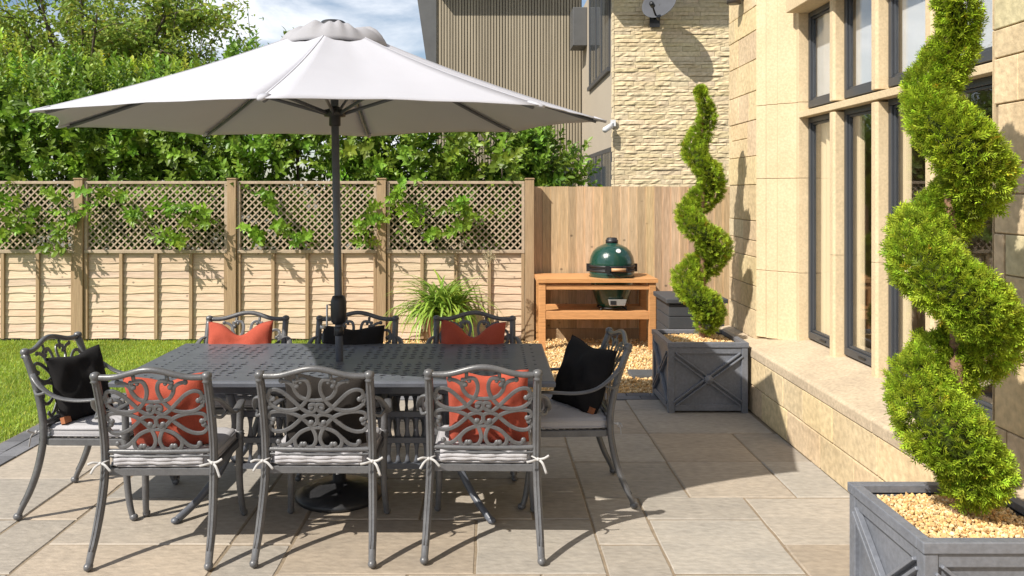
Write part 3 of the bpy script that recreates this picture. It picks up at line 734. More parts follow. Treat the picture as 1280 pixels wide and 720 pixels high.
for a,b,lab in ((5.80,6.285,'white blind inside the farthest upper window light'),(5.15,5.60,'white blind inside the second upper window light from the far end'),(4.52,4.975,'white blind in the upper light left of the big topiary'),(3.85,4.40,'white blind in the upper light right of the big topiary')):
    mb=MB(); mb.box((2.577,a,2.44),(2.582,b,3.12)); tag(mb.build('roller_blind','blind'),lab,'blind','white blinds in the upper lights')
# wall lamp high on the far pier
c=Vector((WX-.09,6.93,3.44))
t=thing('wall_lamp','bronze wall light at the top of the far stone pier','wall light',(WX,c.y,c.z))
MB().lathe([(.03,.10),(.055,.06),(.06,-.02),(.062,-.06),(.05,-.062)],c,18).build('lamp_shade','bronze',t)
mb=MB(); mb.tube([c+Vector((0,0,.02)),c+Vector((.09,0,.02))],.016,n=8); mb.lathe([(.045,0),(.045,.02)],(WX-.006,c.y,c.z+.02),16,Matrix.Rotation(-PI/2,3,'Y')); mb.build('bracket','bronze',t)

# ------------------------------------------------------------------ planters and spiral topiary
def planter(x0,x1,y0,y1,h,label):
    t=thing('planter',label,'planter',((x0+x1)/2,(y0+y1)/2,0),'square grey planters with crossed panels')
    b=MB(); q=.018
    for (lo,hi) in (((x0+q,y0+q,.015),(x1-q,y0+q+.02,h-.03)),((x0+q,y1-q-.02,.015),(x1-q,y1-q,h-.03)),((x0+q,y0+q+.0205,.015),(x0+q+.02,y1-q-.0205,h-.03)),((x1-q-.02,y0+q+.0205,.015),(x1-q,y1-q-.0205,h-.03))): b.box(lo,hi)
    b.box((x0+q+.021,y0+q+.021,.02),(x1-q-.021,y1-q-.021,.04)); b.build('panel','planter',t)
    f=MB(); k=.05
    for X in (x0,x1-k):
        for Y in (y0,y1-k): f.box((X,Y,0),(X+k,Y+k,h-.0405))
    for Z0,Z1 in ((.02,.07),(h-.09,h-.0405)):
        for Y in (y0+.004,y1-.034): f.box((x0+k+.0005,Y,Z0),(x1-k-.0005,Y+.03,Z1))
        for X in (x0+.004,x1-.034): f.box((X,y0+k+.0005,Z0),(X+.03,y1-k-.0005,Z1))
    f.build('corner_frame','planter',t,bevel=.004)
    rmb=MB(); e=.006
    rmb.box((x0-e,y0-e,h-.04),(x1+e,y0+.038,h)); rmb.box((x0-e,y1-.038,h-.04),(x1+e,y1+e,h)); rmb.box((x0-e,y0+.0385,h-.04),(x0+.038,y1-.0385,h)); rmb.box((x1-.038,y0+.0385,h-.04),(x1+e,y1-.0385,h))
    rmb.build('rim','planter',t,bevel=.004)
    za,zb=.075,h-.095
    def cross(P,nrm):
        m=MB(); 
        for (a,b_) in ((P[0],P[2]),(P[1],P[3])):
            a=Vector(a); b_=Vector(b_); d=(b_-a).normalized(); s=d.cross(Vector(nrm)).normalized()
            for o in (-.016,.016): m.bar(a+s*o+Vector(nrm)*.008,b_+s*o+Vector(nrm)*.008,.013,.026,up=nrm)
        m.build('cross_brace','planter',t,bevel=.003)
        c=(Vector(P[0])+Vector(P[2]))/2; qd=Vector(nrm).to_track_quat('Z','Y').to_matrix()
        m=MB(); m.lathe([(.036,-.004),(.036,.008),(.028,.014),(.022,.012),(.018,.018),(.001,.022)],c+Vector(nrm)*.019,20,qd); m.build('boss','planter',t)
    cross([(x0+k,y0+.012,za),(x1-k,y0+.012,za),(x1-k,y0+.012,zb),(x0+k,y0+.012,zb)],(0,-1,0))
    cross([(x0+.012,y1-k,za),(x0+.012,y0+k,za),(x0+.012,y0+k,zb),(x0+.012,y1-k,zb)],(-1,0,0))
    return t
planter(1.425,2.055,6.32,6.94,.56,'grey square planter at the back by the gravel, half in parasol shade')
planter(1.483,2.06,2.72,3.285,.56,'big grey square planter in the right foreground corner')
def mulch(x0,x1,y0,y1,z,label,n,smin,smax):
    t=tag(MB().box((x0+.04,y0+.04,.3),(x1-.04,y1-.04,z-.012)).build('mulch_bed','grit'),label,'gravel')
    P=np.stack([nr.uniform(x0+.045,x1-.045,n),nr.uniform(y0+.045,y1-.045,n),nr.uniform(z-.012,z+.006,n)],1)
    cx,cy=(x0+x1)/2,(y0+y1)/2; P[:,2]+=.03*np.exp(-(((P[:,0]-cx)/.2)**2+((P[:,1]-cy)/.2)**2))
    OFF[t.name]=Vector((0,0,0)); o=pebbles('pebbles',P,smin,smax,t); o['kind']='stuff'
mulch(1.425,2.055,6.32,6.94,.515,'golden gravel filling the far planter',1800,.007,.014)
mulch(1.483,2.06,2.72,3.285,.515,'golden gravel filling the near planter',3600,.005,.0105)
# feathery conifer spray template, along +z, flat in xz
def spray_tpl(seed):
    r=random.Random(seed); V=[];Fc=[]
    def blade(o,d,l,w):
        o=Vector(o); d=Vector(d).normalized(); s=d.cross(Vector((0,1,0))).normalized(); k=len(V)
        b=Vector((0,r.uniform(-.12,.12),0))*l
        V.extend([tuple(o),tuple(o+d*l*.45+s*w+b*.4),tuple(o+d*l+b),tuple(o+d*l*.45-s*w+b*.4)]); Fc.append((k,k+1,k+2,k+3))
    blade((0,0,0),(r.uniform(-.1,.1),0,1),1.,.055)
    for i in range(6):
        z=.12+.12*i; sg=1 if i%2 else -1
        blade((0,0,z),(sg*.75,r.uniform(-.35,.35),.8),.52-.045*i+r.uniform(-.05,.08),.05)
    return np.array(V),Fc
def topiary(cx,cy,base,top,z_left,pitch,label,nsp,size,seed,lean=0.):
    t=thing('spiral_topiary',label,'topiary',(cx,cy,base),'spiral clipped conifers in the grey planters')
    r=random.Random(seed)
    tr=MB(); pts=[(cx+lean*(z-base)/(top-base)+r.uniform(-.008,.008),cy+r.uniform(-.008,.008),z) for z in np.linspace(base-.03,top-.12,14)]
    tr.tube(catmull(pts,3),[.029-.0005*i for i in range(40)],n=10); tr.build('trunk','trunk',t)
    z1=top-.05; z0=base+.16
    def helix(z):
        u=(z-base)/(top-base); th=PI+2*PI*(z_left-z)/pitch
        rh=.115*(1-max(0,u-.45)*1.45)
        rh=max(.012,rh)*min(1,.35+max(0,z-base-.16)/.34); rs=.106*(1-.50*max(0,u-.25))
        rs*=min(1,max(.06,(top-z)/.62)**.55)
        return Vector((cx+lean*u+rh*math.cos(th),cy+rh*math.sin(th),z)),rs
    zz=np.linspace(z0,z1,150); H=[helix(z) for z in zz]
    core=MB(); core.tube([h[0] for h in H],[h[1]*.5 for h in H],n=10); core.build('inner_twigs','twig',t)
    seg=[0]; 
    for i in range(1,len(H)): seg.append(seg[-1]+(H[i][0]-H[i-1][0]).length*(H[i][1]+.03))
    seg=np.array(seg); P=[];Z=[]
    for _ in range(nsp):
        s=r.uniform(0,seg[-1]); i=min(int(np.searchsorted(seg,s)),len(H)-2); f=r.random()
        p=H[i][0].lerp(H[i+1][0],f); rs=H[i][1]; T=(H[i+1][0]-H[i][0]).normalized()
        a=r.uniform(0,2*PI); d=T.orthogonal().normalized(); d=d*math.cos(a)+T.cross(d)*math.sin(a)
        lump=1+.12*math.sin(p.x*41+p.z*33)+.10*math.sin(p.y*57-p.z*47)+.05*math.sin(p.z*90+p.x*70)
        rad=rs*lump*(.66+.34*r.random()**.6)
        P.append(p+d*rad); Z.append(d*1.0+Vector((r.gauss(0,.3),r.gauss(0,.3),.5+r.gauss(0,.3))))
    e=max(1,int(nsp*.05))                                    # ends of the ribbon
    for hh in (H[0],H[-1]):
        for _ in range(e):
            d=Vector((r.gauss(0,1),r.gauss(0,1),r.gauss(0,1))).normalized(); P.append(hh[0]+d*hh[1]*r.uniform(.5,.9)); Z.append(d+Vector((0,0,.5)))
    P=np.array([tuple(p) for p in P]); Z=np.array([tuple(p) for p in Z]); k=len(P); T=tints(k,.38,1.4,.12)
    dead=nr.random(k)<.008; T[dead]*=np.array([1.4,.8,1.])
    V=[];LI=[];LT=[];C=[];bb=0; wh=nr.integers(0,3,k); A=frames(Z,None,nr.uniform(.7,1.25,k)*size)
    for s in range(3):
        tv,tf=spray_tpl(s+seed*5); mk=wh==s; a=A[mk]; lens=np.array([len(f) for f in tf]); idx=np.concatenate([np.array(f) for f in tf])
        V.append((np.einsum('kij,vj->kvi',a,tv)+P[mk][:,None,:]).reshape(-1,3)); LI.append((idx[None,:]+(np.arange(len(a))*len(tv))[:,None]).ravel()+bb); LT.append(np.tile(lens,len(a)))
        C.append(np.repeat(T[mk],len(tv),axis=0)*np.tile(np.linspace(.7,1.2,len(tv)),len(a))[:,None]); bb+=len(a)*len(tv)
    finish('foliage','thuja',V,LI,LT,C,t)
topiary(1.775,6.63,.52,2.63,1.53,.56,'spiral conifer in the far planter, beside the barbecue table',10000,.052,2)
topiary(1.775,3.0,.52,2.66,1.49,.57,'tall spiral conifer in the right foreground planter, cut by the top edge',20000,.047,1,-.065)

# ------------------------------------------------------------------ barbecue table, kamado, box, pot
BX0,BX1,BY0,BY1=.545,1.885,8.86,9.50
t=thing('barbecue_table','orange cedar table with lower shelf before the board fence','table',((BX0+BX1)/2,9.26,0))
kx,ky=1.42,9.18; kr=.262
tp=MB(); z0,z1=.745,.785
def wood(): q=rnd.uniform(.88,1.1); return (q,q*rnd.uniform(.95,1.02),q)
# planks of the top, with a round cut-out for the grill
s0,s1=kx-.30,kx+.30
tp.box((BX0,BY0,z0),(BX1,BY0+.04,z1),(1.04,1.02,1)); tp.box((BX0,BY1-.04,z0),(BX1,BY1,z1),(1.,.98,1))
for (xa,xb) in ((BX0,s0),(s1,BX1)):
    for q_ in range(3):
        ya=BY0+.042+q_*(BY1-BY0-.084)/3; tp.box((xa,ya,z0),(xb-.001,ya+(BY1-BY0-.084)/3-.002,z1-.0006),wood())
n=40; vs=[];fs=[]; hy=(BY1-BY0-.084)/2; yc=(BY0+BY1)/2
per=[(-1+2*i/10,-1) for i in range(10)]+[(1,-1+2*i/10) for i in range(10)]+[(1-2*i/10,1) for i in range(10)]+[(-1,1-2*i/10) for i in range(10)]
for (ux,uy) in per:
    ox=kx+ux*.2985; oy=yc+uy*hy; a=math.atan2(oy-ky,ox-kx)
    vs+=[(ox,oy,z1-.0004),(kx+kr*math.cos(a),ky+kr*math.sin(a),z1-.0004),(ox,oy,z0),(kx+kr*math.cos(a),ky+kr*math.sin(a),z0)]
for k in range(n):
    a=k*4; b=((k+1)%n)*4; fs+=[(a,b,b+1,a+1),(a+2,a+3,b+3,b+2),(a+1,b+1,b+3,a+3),(a,a+2,b+2,b)]
tp.add(vs,fs,(1,1,1)); tp.build('tabletop','cedar',t)
for X in (BX0+.02,BX1-.095):
    for Y in (BY0+.02,BY1-.095): MB().box((X,Y,-.02),(X+.075,Y+.075,.7445),wood()).build('leg','cedar',t,bevel=.004)
ap=MB(); ap.box((BX0+.0955,BY0+.03,.665),(BX1-.0955,BY0+.06,.715),wood()); ap.box((BX0+.0955,BY1-.06,.665),(BX1-.0955,BY1-.03,.715),wood()); ap.build('apron','cedar',t,bevel=.003)
sh=MB(); sh.box((BX0+.0955,BY0+.025,.335),(BX1-.0955,BY0+.06,.425),wood()); sh.box((BX0+.0955,BY1-.06,.335),(BX1-.0955,BY1-.025,.425),wood()); sh.box((BX0+.0955,BY0+.0605,.36),(BX1-.0955,BY0+.33,.412),wood()); sh.box((BX0+.0955,BY0+.333,.36),(BX1-.0955,BY1-.0605,.412),wood())
sh.build('shelf','cedar',t,bevel=.003)
t=thing('kamado_grill','dark green ceramic egg shaped grill set into the cedar table','grill',(kx,ky,.412))
MB().lathe([(.001,.44),(.13,.44),(.165,.455),(.19,.52),(.222,.62),(.245,.72),(.254,.80),(.257,.865),(.252,.872),(.001,.872)],(kx,ky,0),40).build('base','green',t)
MB().lathe([(.001,.893),(.252,.893),(.258,.90),(.256,.95),(.243,1.01),(.215,1.07),(.17,1.115),(.11,1.145),(.075,1.155),(.07,1.165),(.001,1.165)],(kx,ky,0),40).build('dome','green',t)
bd=MB(); bd.lathe([(.262,.845),(.265,.848),(.265,.868),(.262,.871)],(kx,ky,0),40); bd.lathe([(.263,.896),(.266,.899),(.266,.918),(.263,.921)],(kx,ky,0),40); bd.lathe([(.255,.871),(.255,.895)],(kx,ky,0),40)
bd.box((kx-.115,ky-.285,.845),(kx-.065,ky-.255,.925)); bd.box((kx+.09,ky-.27,.86),(kx+.12,ky-.245,.925)); bd.box((kx-.29,ky-.02,.84),(kx-.25,ky+.02,.93)); bd.box((kx+.25,ky-.02,.84),(kx+.29,ky+.02,.93))
bd.build('hinge_band','blackmetal',t)
MB().lathe([(.07,1.16),(.072,1.2),(.062,1.205),(.06,1.222),(.045,1.228),(.001,1.228)],(kx,ky,0),24).build('chimney_cap','blackmetal',t)
MB().tube([(kx-.05,ky-.30,.884),(kx+.11,ky-.30,.884)],.018,n=10).build('handle','handle',t)
hb=MB(); 
for X in (kx-.06,kx+.12): hb.box((X-.008,ky-.31,.87),(X+.008,ky-.235,.90))
hb.tube([(kx-.07,ky-.27,.86),(kx+.06,ky-.278,.79)],.006,n=6); hb.build('handle_bracket','blackmetal',t)
dq=Vector((.12,-.80,.58)).normalized(); dc=Vector((kx+.045,ky-.188,1.082))
d_=MB(); d_.lathe([(.030,-.01),(.030,.012),(.001,.012)],dc,20,dq.to_track_quat('Z','Y').to_matrix()); dd=d_.build('thermometer','steel',t)
MB().lathe([(.024,.0125),(.001,.0135)],dc,20,dq.to_track_quat('Z','Y').to_matrix(),cap=False).build('dial','dial',dd)
vd=MB(); yv=ky-.20
vd.prism([(kx-.055,.475),(kx+.115,.475),(kx+.135,.545),(kx-.075,.545)],yv-.025,yv+.03,axis='y'); vo=vd.build('draft_door','steel',t,bevel=.004)
MB().box((kx-.05,yv-.031,.488),(kx+.015,yv-.0255,.532)).build('door_mesh','blackmetal',vo)
ft=MB()
for a in (-2.4,-.75,.8,2.35): ft.tube([(kx+.15*math.cos(a),ky+.15*math.sin(a),.445),(kx+.19*math.cos(a),ky+.19*math.sin(a),.43),(kx+.2*math.cos(a),ky+.2*math.sin(a),.412)],.011,n=6)
ft.tube([(kx+.17*math.cos(a),ky+.17*math.sin(a),.437) for a in np.linspace(0,2*PI,24)],.006,n=6); ft.build('foot_ring','blackmetal',t)
t=thing('storage_box','dark grey slatted storage box behind the far planter','storage box',(2.06,8.2,0))
b=MB(); X0,X1,Y0,Y1=1.79,2.34,7.92,8.5
for i in range(5): b.box((X0,Y0,.02+i*.125),(X1,Y1,.02+i*.125+.118))
b.box((X0+.01,Y0+.01,.02),(X1-.01,Y1-.01,.64)); b.build('body','box',t,bevel=.004)
MB().box((X0-.03,Y0-.03,.648),(X1+.03,Y1+.03,.695)).build('lid','box',t,bevel=.008)
c=at(805,468,7.67)
t=thing('drain_cover','small dark grid drain cover lying in the gravel','drain cover',(c.x,c.y,0)); d=MB()
for i in range(9): d.box((c.x-.13,c.y-.13+i*.03,.0),(c.x+.13,c.y-.13+i*.03+.016,.022))
for X in (-.14,-.02,.1): d.box((c.x+X,c.y-.135,-.01),(c.x+X+.03,c.y+.135,.016))
d.build('grid','drain',t)
# pot with strappy plant
px,py=-.50,8.95
t=thing('plant_pot','terracotta pot standing by the fence behind the far chairs','pot',(px,py,0),)
MB().lathe([(.001,.0),(.14,.0),(.155,.05),(.19,.28),(.195,.33),(.215,.335),(.215,.385),(.19,.385),(.185,.34),(.001,.34)],(px,py,0),28).build('pot','terra',t)
t=thing('strappy_plant','bright green plant with arching strap leaves in the terracotta pot','plant',(px,py,.34))
lf=MB(); r=random.Random(8)
for i in range(330):
    a=r.uniform(0,2*PI); ln=r.uniform(.48,.86); el=r.uniform(.55,1.5); b0=Vector((px+r.gauss(0,.07),py+r.gauss(0,.07),.33)); dv=Vector((math.cos(a),math.sin(a),0)); n=6; P=[]; p=b0.copy(); e=el
    for k in range(n+1):
        P.append(p.copy()); p=p+(dv*math.cos(e)+Vector((0,0,math.sin(e))))*ln/n; e-=r.uniform(.2,.44)*(1.25 if el<1.1 else .9)
    sd=Vector((-dv.y,dv.x,0)); w=r.uniform(.013,.022); vs=[];fs=[]
    for k,q in enumerate(P):
        ww=w*(1-(k/n)**2.2)+.001; vs+=[q-sd*ww+Vector((0,0,ww*.35)),q,q+sd*ww+Vector((0,0,ww*.35))]
    for k in range(n): q=k*3; fs+=[(q,q+1,q+4,q+3),(q+1,q+2,q+5,q+4)]
    tt=r.uniform(.7,1.35); lf.add(vs,fs,(tt*r.uniform(.9,1.15),tt,tt*.9),True)
lf.build('leaves','strap',t,recalc=False)
hd=MB(); hc=at(612,322,8.95)
hd.tube(catmull([(px+.1,py,.36),(px+.35,py,.7),tuple(hc)],6),.004,n=5)
for i in range(70):
    d=Vector((r.gauss(0,1),r.gauss(0,1),r.gauss(0,1))).normalized(); e=hc+d*r.uniform(.05,.085); hd.tube([hc,e],.0012,n=3); hd.ball(e,.005,4)
hd.build('seed_head','seed',t)

# ------------------------------------------------------------------ dining table
TX0,TX1,TY0,TY1,TZ=-1.985,.355,4.18,5.24,.76
tcx,tcy=(TX0+TX1)/2,(TY0+TY1)/2
t=thing('dining_table','long dark grey cast metal table with a pierced lattice top','table',(tcx,tcy,0))
top=MB(); cs=.056; bw=.055
nx=int(round((TX1-TX0-2*bw)/cs)); ny=int(round((TY1-TY0-2*bw)/cs)); cx_=(TX1-TX0-2*bw)/nx; cy_=(TY1-TY0-2*bw)/ny
HX,HY=-.862,4.70
V=[];Fq=[];vid={}
def vert(p):
    k=(round(p[0],5),round(p[1],5),round(p[2],5))
    if k not in vid: vid[k]=len(V); V.append(p)
    return vid[k]
Zt,Zb=TZ,TZ-.014
def kind(i,j):
    u=i/nx; 
    if i in (0,nx-1): return 'dot' if j%2==0 else None
    if j in (0,ny-1): return 'dot' if i%2==0 else None
    if i in (1,2,nx-2,nx-3): return None if i in(2,nx-3) else 'dot'
    if j in (ny//2,ny//2-1): return None if j==ny//2 else ('dot' if i%2 else None)
    for q in (.25,.5,.75):
        if i==int(nx*q): return None
    if i<nx*.16 or i>nx*.84: return 'slit' if (3<j<ny-4) else ('a' if (i+j)%2 else 'b')
    if (i%6 in (0,) and j%4==0): return 'dot'
    return 'a' if (i+j)%2 else 'b'
for i in range(nx):
    for j in range(ny):
        x0=TX0+bw+i*cx_; x1=x0+cx_; y0=TY0+bw+j*cy_; y1=y0+cy_; kd=kind(i,j); mx_,my_=(x0+x1)/2,(y0+y1)/2
        if abs(mx_-HX)<.06 and abs(my_-HY)<.06: kd=None
        cor=[(x0,y0),(mx_,y0),(x1,y0),(x1,my_),(x1,y1),(mx_,y1),(x0,y1),(x0,my_)]
        if kd is None:
            for z,fl in ((Zt,False),(Zb,True)):
                ids=[vert((a,b,z)) for a,b in cor]; Fq.append(tuple(ids[::-1]) if fl else tuple(ids))
            continue
        rx,ry,rot={'dot':(.0105,.0105,0),'slit':(.0245,.0085,0),'a':(.0245,.0135,R(38)),'b':(.0175,.012,R(-38))}[kd]
        hole=[]
        for k in range(8):
            a=-3*PI/4+k*PI/4; hx,hy=math.cos(a)*rx,math.sin(a)*ry; hole.append((mx_+hx*math.cos(rot)-hy*math.sin(rot),my_+hx*math.sin(rot)+hy*math.cos(rot)))
        for k in range(8):
            a,b=cor[k],cor[(k+1)%8]; c,d=hole[(k+1)%8],hole[k]
            Fq.append((vert((*a,Zt)),vert((*b,Zt)),vert((*c,Zt)),vert((*d,Zt)))); Fq.append((vert((*d,Zb)),vert((*c,Zb)),vert((*b,Zb)),vert((*a,Zb))))
            Fq.append((vert((*d,Zt)),vert((*c,Zt)),vert((*c,Zb)),vert((*d,Zb))))
top.add(V,Fq)
# rounded border of the top
def rim(i0,z0,i1,z1):
    pass
bp=[(0,-.0005+Zt),(bw-.012,Zt),(bw-.003,Zt-.004),(bw,Zt-.012),(bw-.002,Zt-.03),(bw-.012,Zt-.034),(0,Zt-.0345)]
ring=[]
ix0,ix1,iy0,iy1=TX0+bw,TX1-bw,TY0+bw,TY1-bw
for (o,z) in bp: ring.append([(ix0-o,iy0-o,z),(ix1+o,iy0-o,z),(ix1+o,iy1+o,z),(ix0-o,iy1+o,z)])
vs=[p for q in ring for p in q]; m_=len(bp); fs=[(i*4+k,i*4+(k+1)%4,((i+1)%m_)*4+(k+1)%4,((i+1)%m_)*4+k) for i in range(m_) for k in range(4)]
top.add(vs,fs); top.build('tabletop','table',t)
ap=MB(); a=.16
for Y in (TY0+a,TY1-a-.02): ap.box((TX0+a,Y,.655),(TX1-a,Y+.02,.7255))
for X in (TX0+a,TX1-a-.02): ap.box((X,TY0+a+.0205,.655),(X+.02,TY1-a-.0205,.7255))
for X in (tcx-.4,tcx+.4): ap.box((X,TY0+a+.0205,.70),(X+.04,TY1-a-.0205,.7255))
ap.build('apron','table',t,bevel=.003)
for sx in (-1,1):
    for sy in (-1,1):
        P=catmull([(tcx+sx*.60,tcy+sy*.34,.655),(tcx+sx*.585,tcy+sy*.27,.46),(tcx+sx*.64,tcy+sy*.27,.26),(tcx+sx*.74,tcy+sy*.37,.10),(tcx+sx*.835,tcy+sy*.49,.012)],6)
        l=MB(); l.tube(P,[.025-.0003*i for i in range(len(P))],[.021]*len(P),n=10); l.ball((tcx+sx*.835,tcy+sy*.49,.018),.019,8,(1.2,1.2,.9)); l.build('leg','table',t)
def lattice(y):
    l=MB(); x0,x1,z0,z1=tcx-.58,tcx+.58,.20,.52
    for z in (z0,.345,z1-.03): l.box((x0,y-.012,z),(x1,y+.012,z+.03))
    n=22
    for i in range(n+1):
        x=x0+.01+(x1-x0-.02)*i/n; l.tube([(x,y,z0+.03),(x,y,z0+.05),(x,y,.275),(x,y,.325),(x,y,.3455)],[.022,.014,.009,.014,.022],.006,up=(0,1,0),n=6); l.tube([(x,y,.3745),(x,y,.395),(x,y,.432),(x,y,.47),(x,y,.4905)],[.022,.014,.009,.014,.022],.006,up=(0,1,0),n=6)
    l.build('lattice_panel','table',t)
lattice(tcy+.24); lattice(tcy-.24+.02)

# ------------------------------------------------------------------ parasol
pc=Vector((-.909,4.70,2.15)); tx_,ty_=.0116,.0235; PR=1.605; prot=R(181)
def pp(r_,a,z): x=r_*math.cos(a); y=r_*math.sin(a); return Vector((pc.x+x,pc.y+y,z+tx_*x+ty_*y))
t=thing('parasol','large pale grey octagonal parasol on a dark pole through the table','parasol',(-.855,4.68,0))
def ribz(u): return 2.15+(1-u)*.60-.030*math.sin(PI*u)      # u: 0 at crown, 1 at tip
cn=MB(); NR,NS=16,12
u0=.10
for k in range(8):
    a0=prot+k*PI/4; a1=a0+PI/4; vs=[]
    for i in range(NR+1):
        u=u0+(1-u0)*i/NR
        for j in range(NS+1):
            s=j/NS; bow=math.sin(PI*s)
            uu=u-.034*bow*(u**4)
            A=pp(PR*uu,a0,ribz(uu)); B=pp(PR*uu,a1,ribz(uu)); p=A.lerp(B,s)
            p.z-=.030*bow*math.sin(PI*min(1,u*.96))+.004*math.sin(s*19+u*7+k)*bow*.5
            vs.append(p)
    fs=[(i*(NS+1)+j,i*(NS+1)+j+1,(i+1)*(NS+1)+j+1,(i+1)*(NS+1)+j) for i in range(NR) for j in range(NS)]
    cn.add(vs,fs,smooth=True)
co_=cn.build('canopy','canopy',t,recalc=False); sd=co_.modifiers.new('cloth','SOLIDIFY'); sd.thickness=.003; sd.offset=0
sm=MB()
for k in range(8):
    a=prot+k*PI/4; sm.tube([pp(PR*u,a,ribz(u)+.001) for u in np.linspace(.12,1,10)],.005,.0018,n=6)
    tp_=pp(PR*.985,a,ribz(.985)); sm.tube([pp(PR*.955,a,ribz(.955)-.006),pp(PR*1.002,a,ribz(1)-.004)],[.028,.014],[.012,.008],n=8)
sm.build('seam','canopy',t)
# vent cap: a loose wavy flounce over the crown
vt=MB(); n=140; rows=[(.05,2.690,0),(.09,2.690,.25),(.13,2.694,.6),(.18,2.699,.95),(.225,2.696,1.1),(.265,2.676,1.0),(.295,2.646,.75),(.314,2.612,.35),(.320,2.592,.15)]; vs=[]
fr_=random.Random(12); hm=[(k_,fr_.uniform(.5,1)*.0085,fr_.uniform(0,6)) for k_ in (2,3,5,8,12,17,23)]
for (rr_,z,wv) in rows:
    for k in range(n):
        a=2*PI*k/n; wob=sum(am*math.sin(a*k_+p_) for k_,am,p_ in hm[:4])*wv*1.3+max(0,wv-.3)*.034*(.55-abs(math.sin(a*4+.5*math.sin(a*3)+.6)))*(.75+.4*math.sin(a*2+1))+max(0,wv-.3)*.008*math.sin(a*19+2*math.sin(a*5))
        vs.append(pp(rr_*(1+.9*sum(am*math.cos(a*k_+p_+.8) for k_,am,p_ in hm)*wv),a,z+wob))
fs=[(i*n+k,i*n+(k+1)%n,(i+1)*n+(k+1)%n,(i+1)*n+k) for i in range(len(rows)-1) for k in range(n)]
vt.add(vs,fs,smooth=True); v_=vt.build('vent_cap','vent',t,recalc=False); sd=v_.modifiers.new('cloth','SOLIDIFY'); sd.thickness=.0025
cpole=Vector((pc.x,pc.y,2.72)); bpole=Vector((-.855,4.68,.02))
def pol(z): return bpole.lerp(cpole,(z-.02)/2.70)
MB().lathe([(.06,2.69),(.088,2.712),(.086,2.722),(.07,2.748),(.062,2.753),(.001,2.753)],(pc.x,pc.y,0),20).build('finial','blackmetal',t)
p_=MB(); p_.tube([pol(.05),pol(2.75)],.0225,n=16); p_.build('pole','metal_dark',t) if 'metal_dark' in M else p_.build('pole','table',t)
hc=pol(2.21); MB().lathe([(.026,-.075),(.034,-.07),(.034,-.02),(.062,-.018),(.064,.02),(.04,.026),(.026,.04)],hc,20).build('hub','blackmetal',t)
hc2=pol(2.64); MB().lathe([(.026,-.04),(.06,-.03),(.06,.02),(.026,.03)],hc2,20).build('crown_hub','blackmetal',t)
for k in range(8):
    a=prot+k*PI/4; rb=MB(); rb.tube([pp(PR*u,a,ribz(u)-.020) for u in np.linspace(.03,.965,12)],.0085,.011,n=8)
    ro=rb.build('rib','table',t)
    u=.46; e=pp(PR*u,a,ribz(u)-.03); s=hc+Vector((math.cos(a)*.055,math.sin(a)*.055,0)); MB().tube([s,e],.0085,.011,n=8).build('strut','table',ro)
cb=pol(1.06); ck=MB(); ck.lathe([(.024,-.085),(.042,-.07),(.046,-.03),(.046,.05),(.036,.08),(.024,.085)],cb,20); co2=ck.build('crank_box','blackmetal',t)
h_=MB(); h_.tube([cb+Vector((-.045,-.01,.03)),cb+Vector((-.065,-.01,.03)),cb+Vector((-.065,-.012,-.09)),cb+Vector((-.09,-.012,-.10))],.006,n=8); h_.tube([cb+Vector((-.075,-.012,-.10)),cb+Vector((-.105,-.012,-.098))],.011,n=8); h_.build('crank_handle','steel',co2)
MB().lathe([(.024,-.02),(.029,-.018),(.029,.03),(.024,.032)],pol(.93),16).build('collar','blackmetal',t)
MB().lathe([(.24,.0),(.25,.012),(.245,.03),(.20,.055),(.12,.078),(.06,.088),(.038,.10),(.036,.36),(.030,.37),(.001,.37)],(-.855,4.60,0),40).build('base','blackmetal',t)

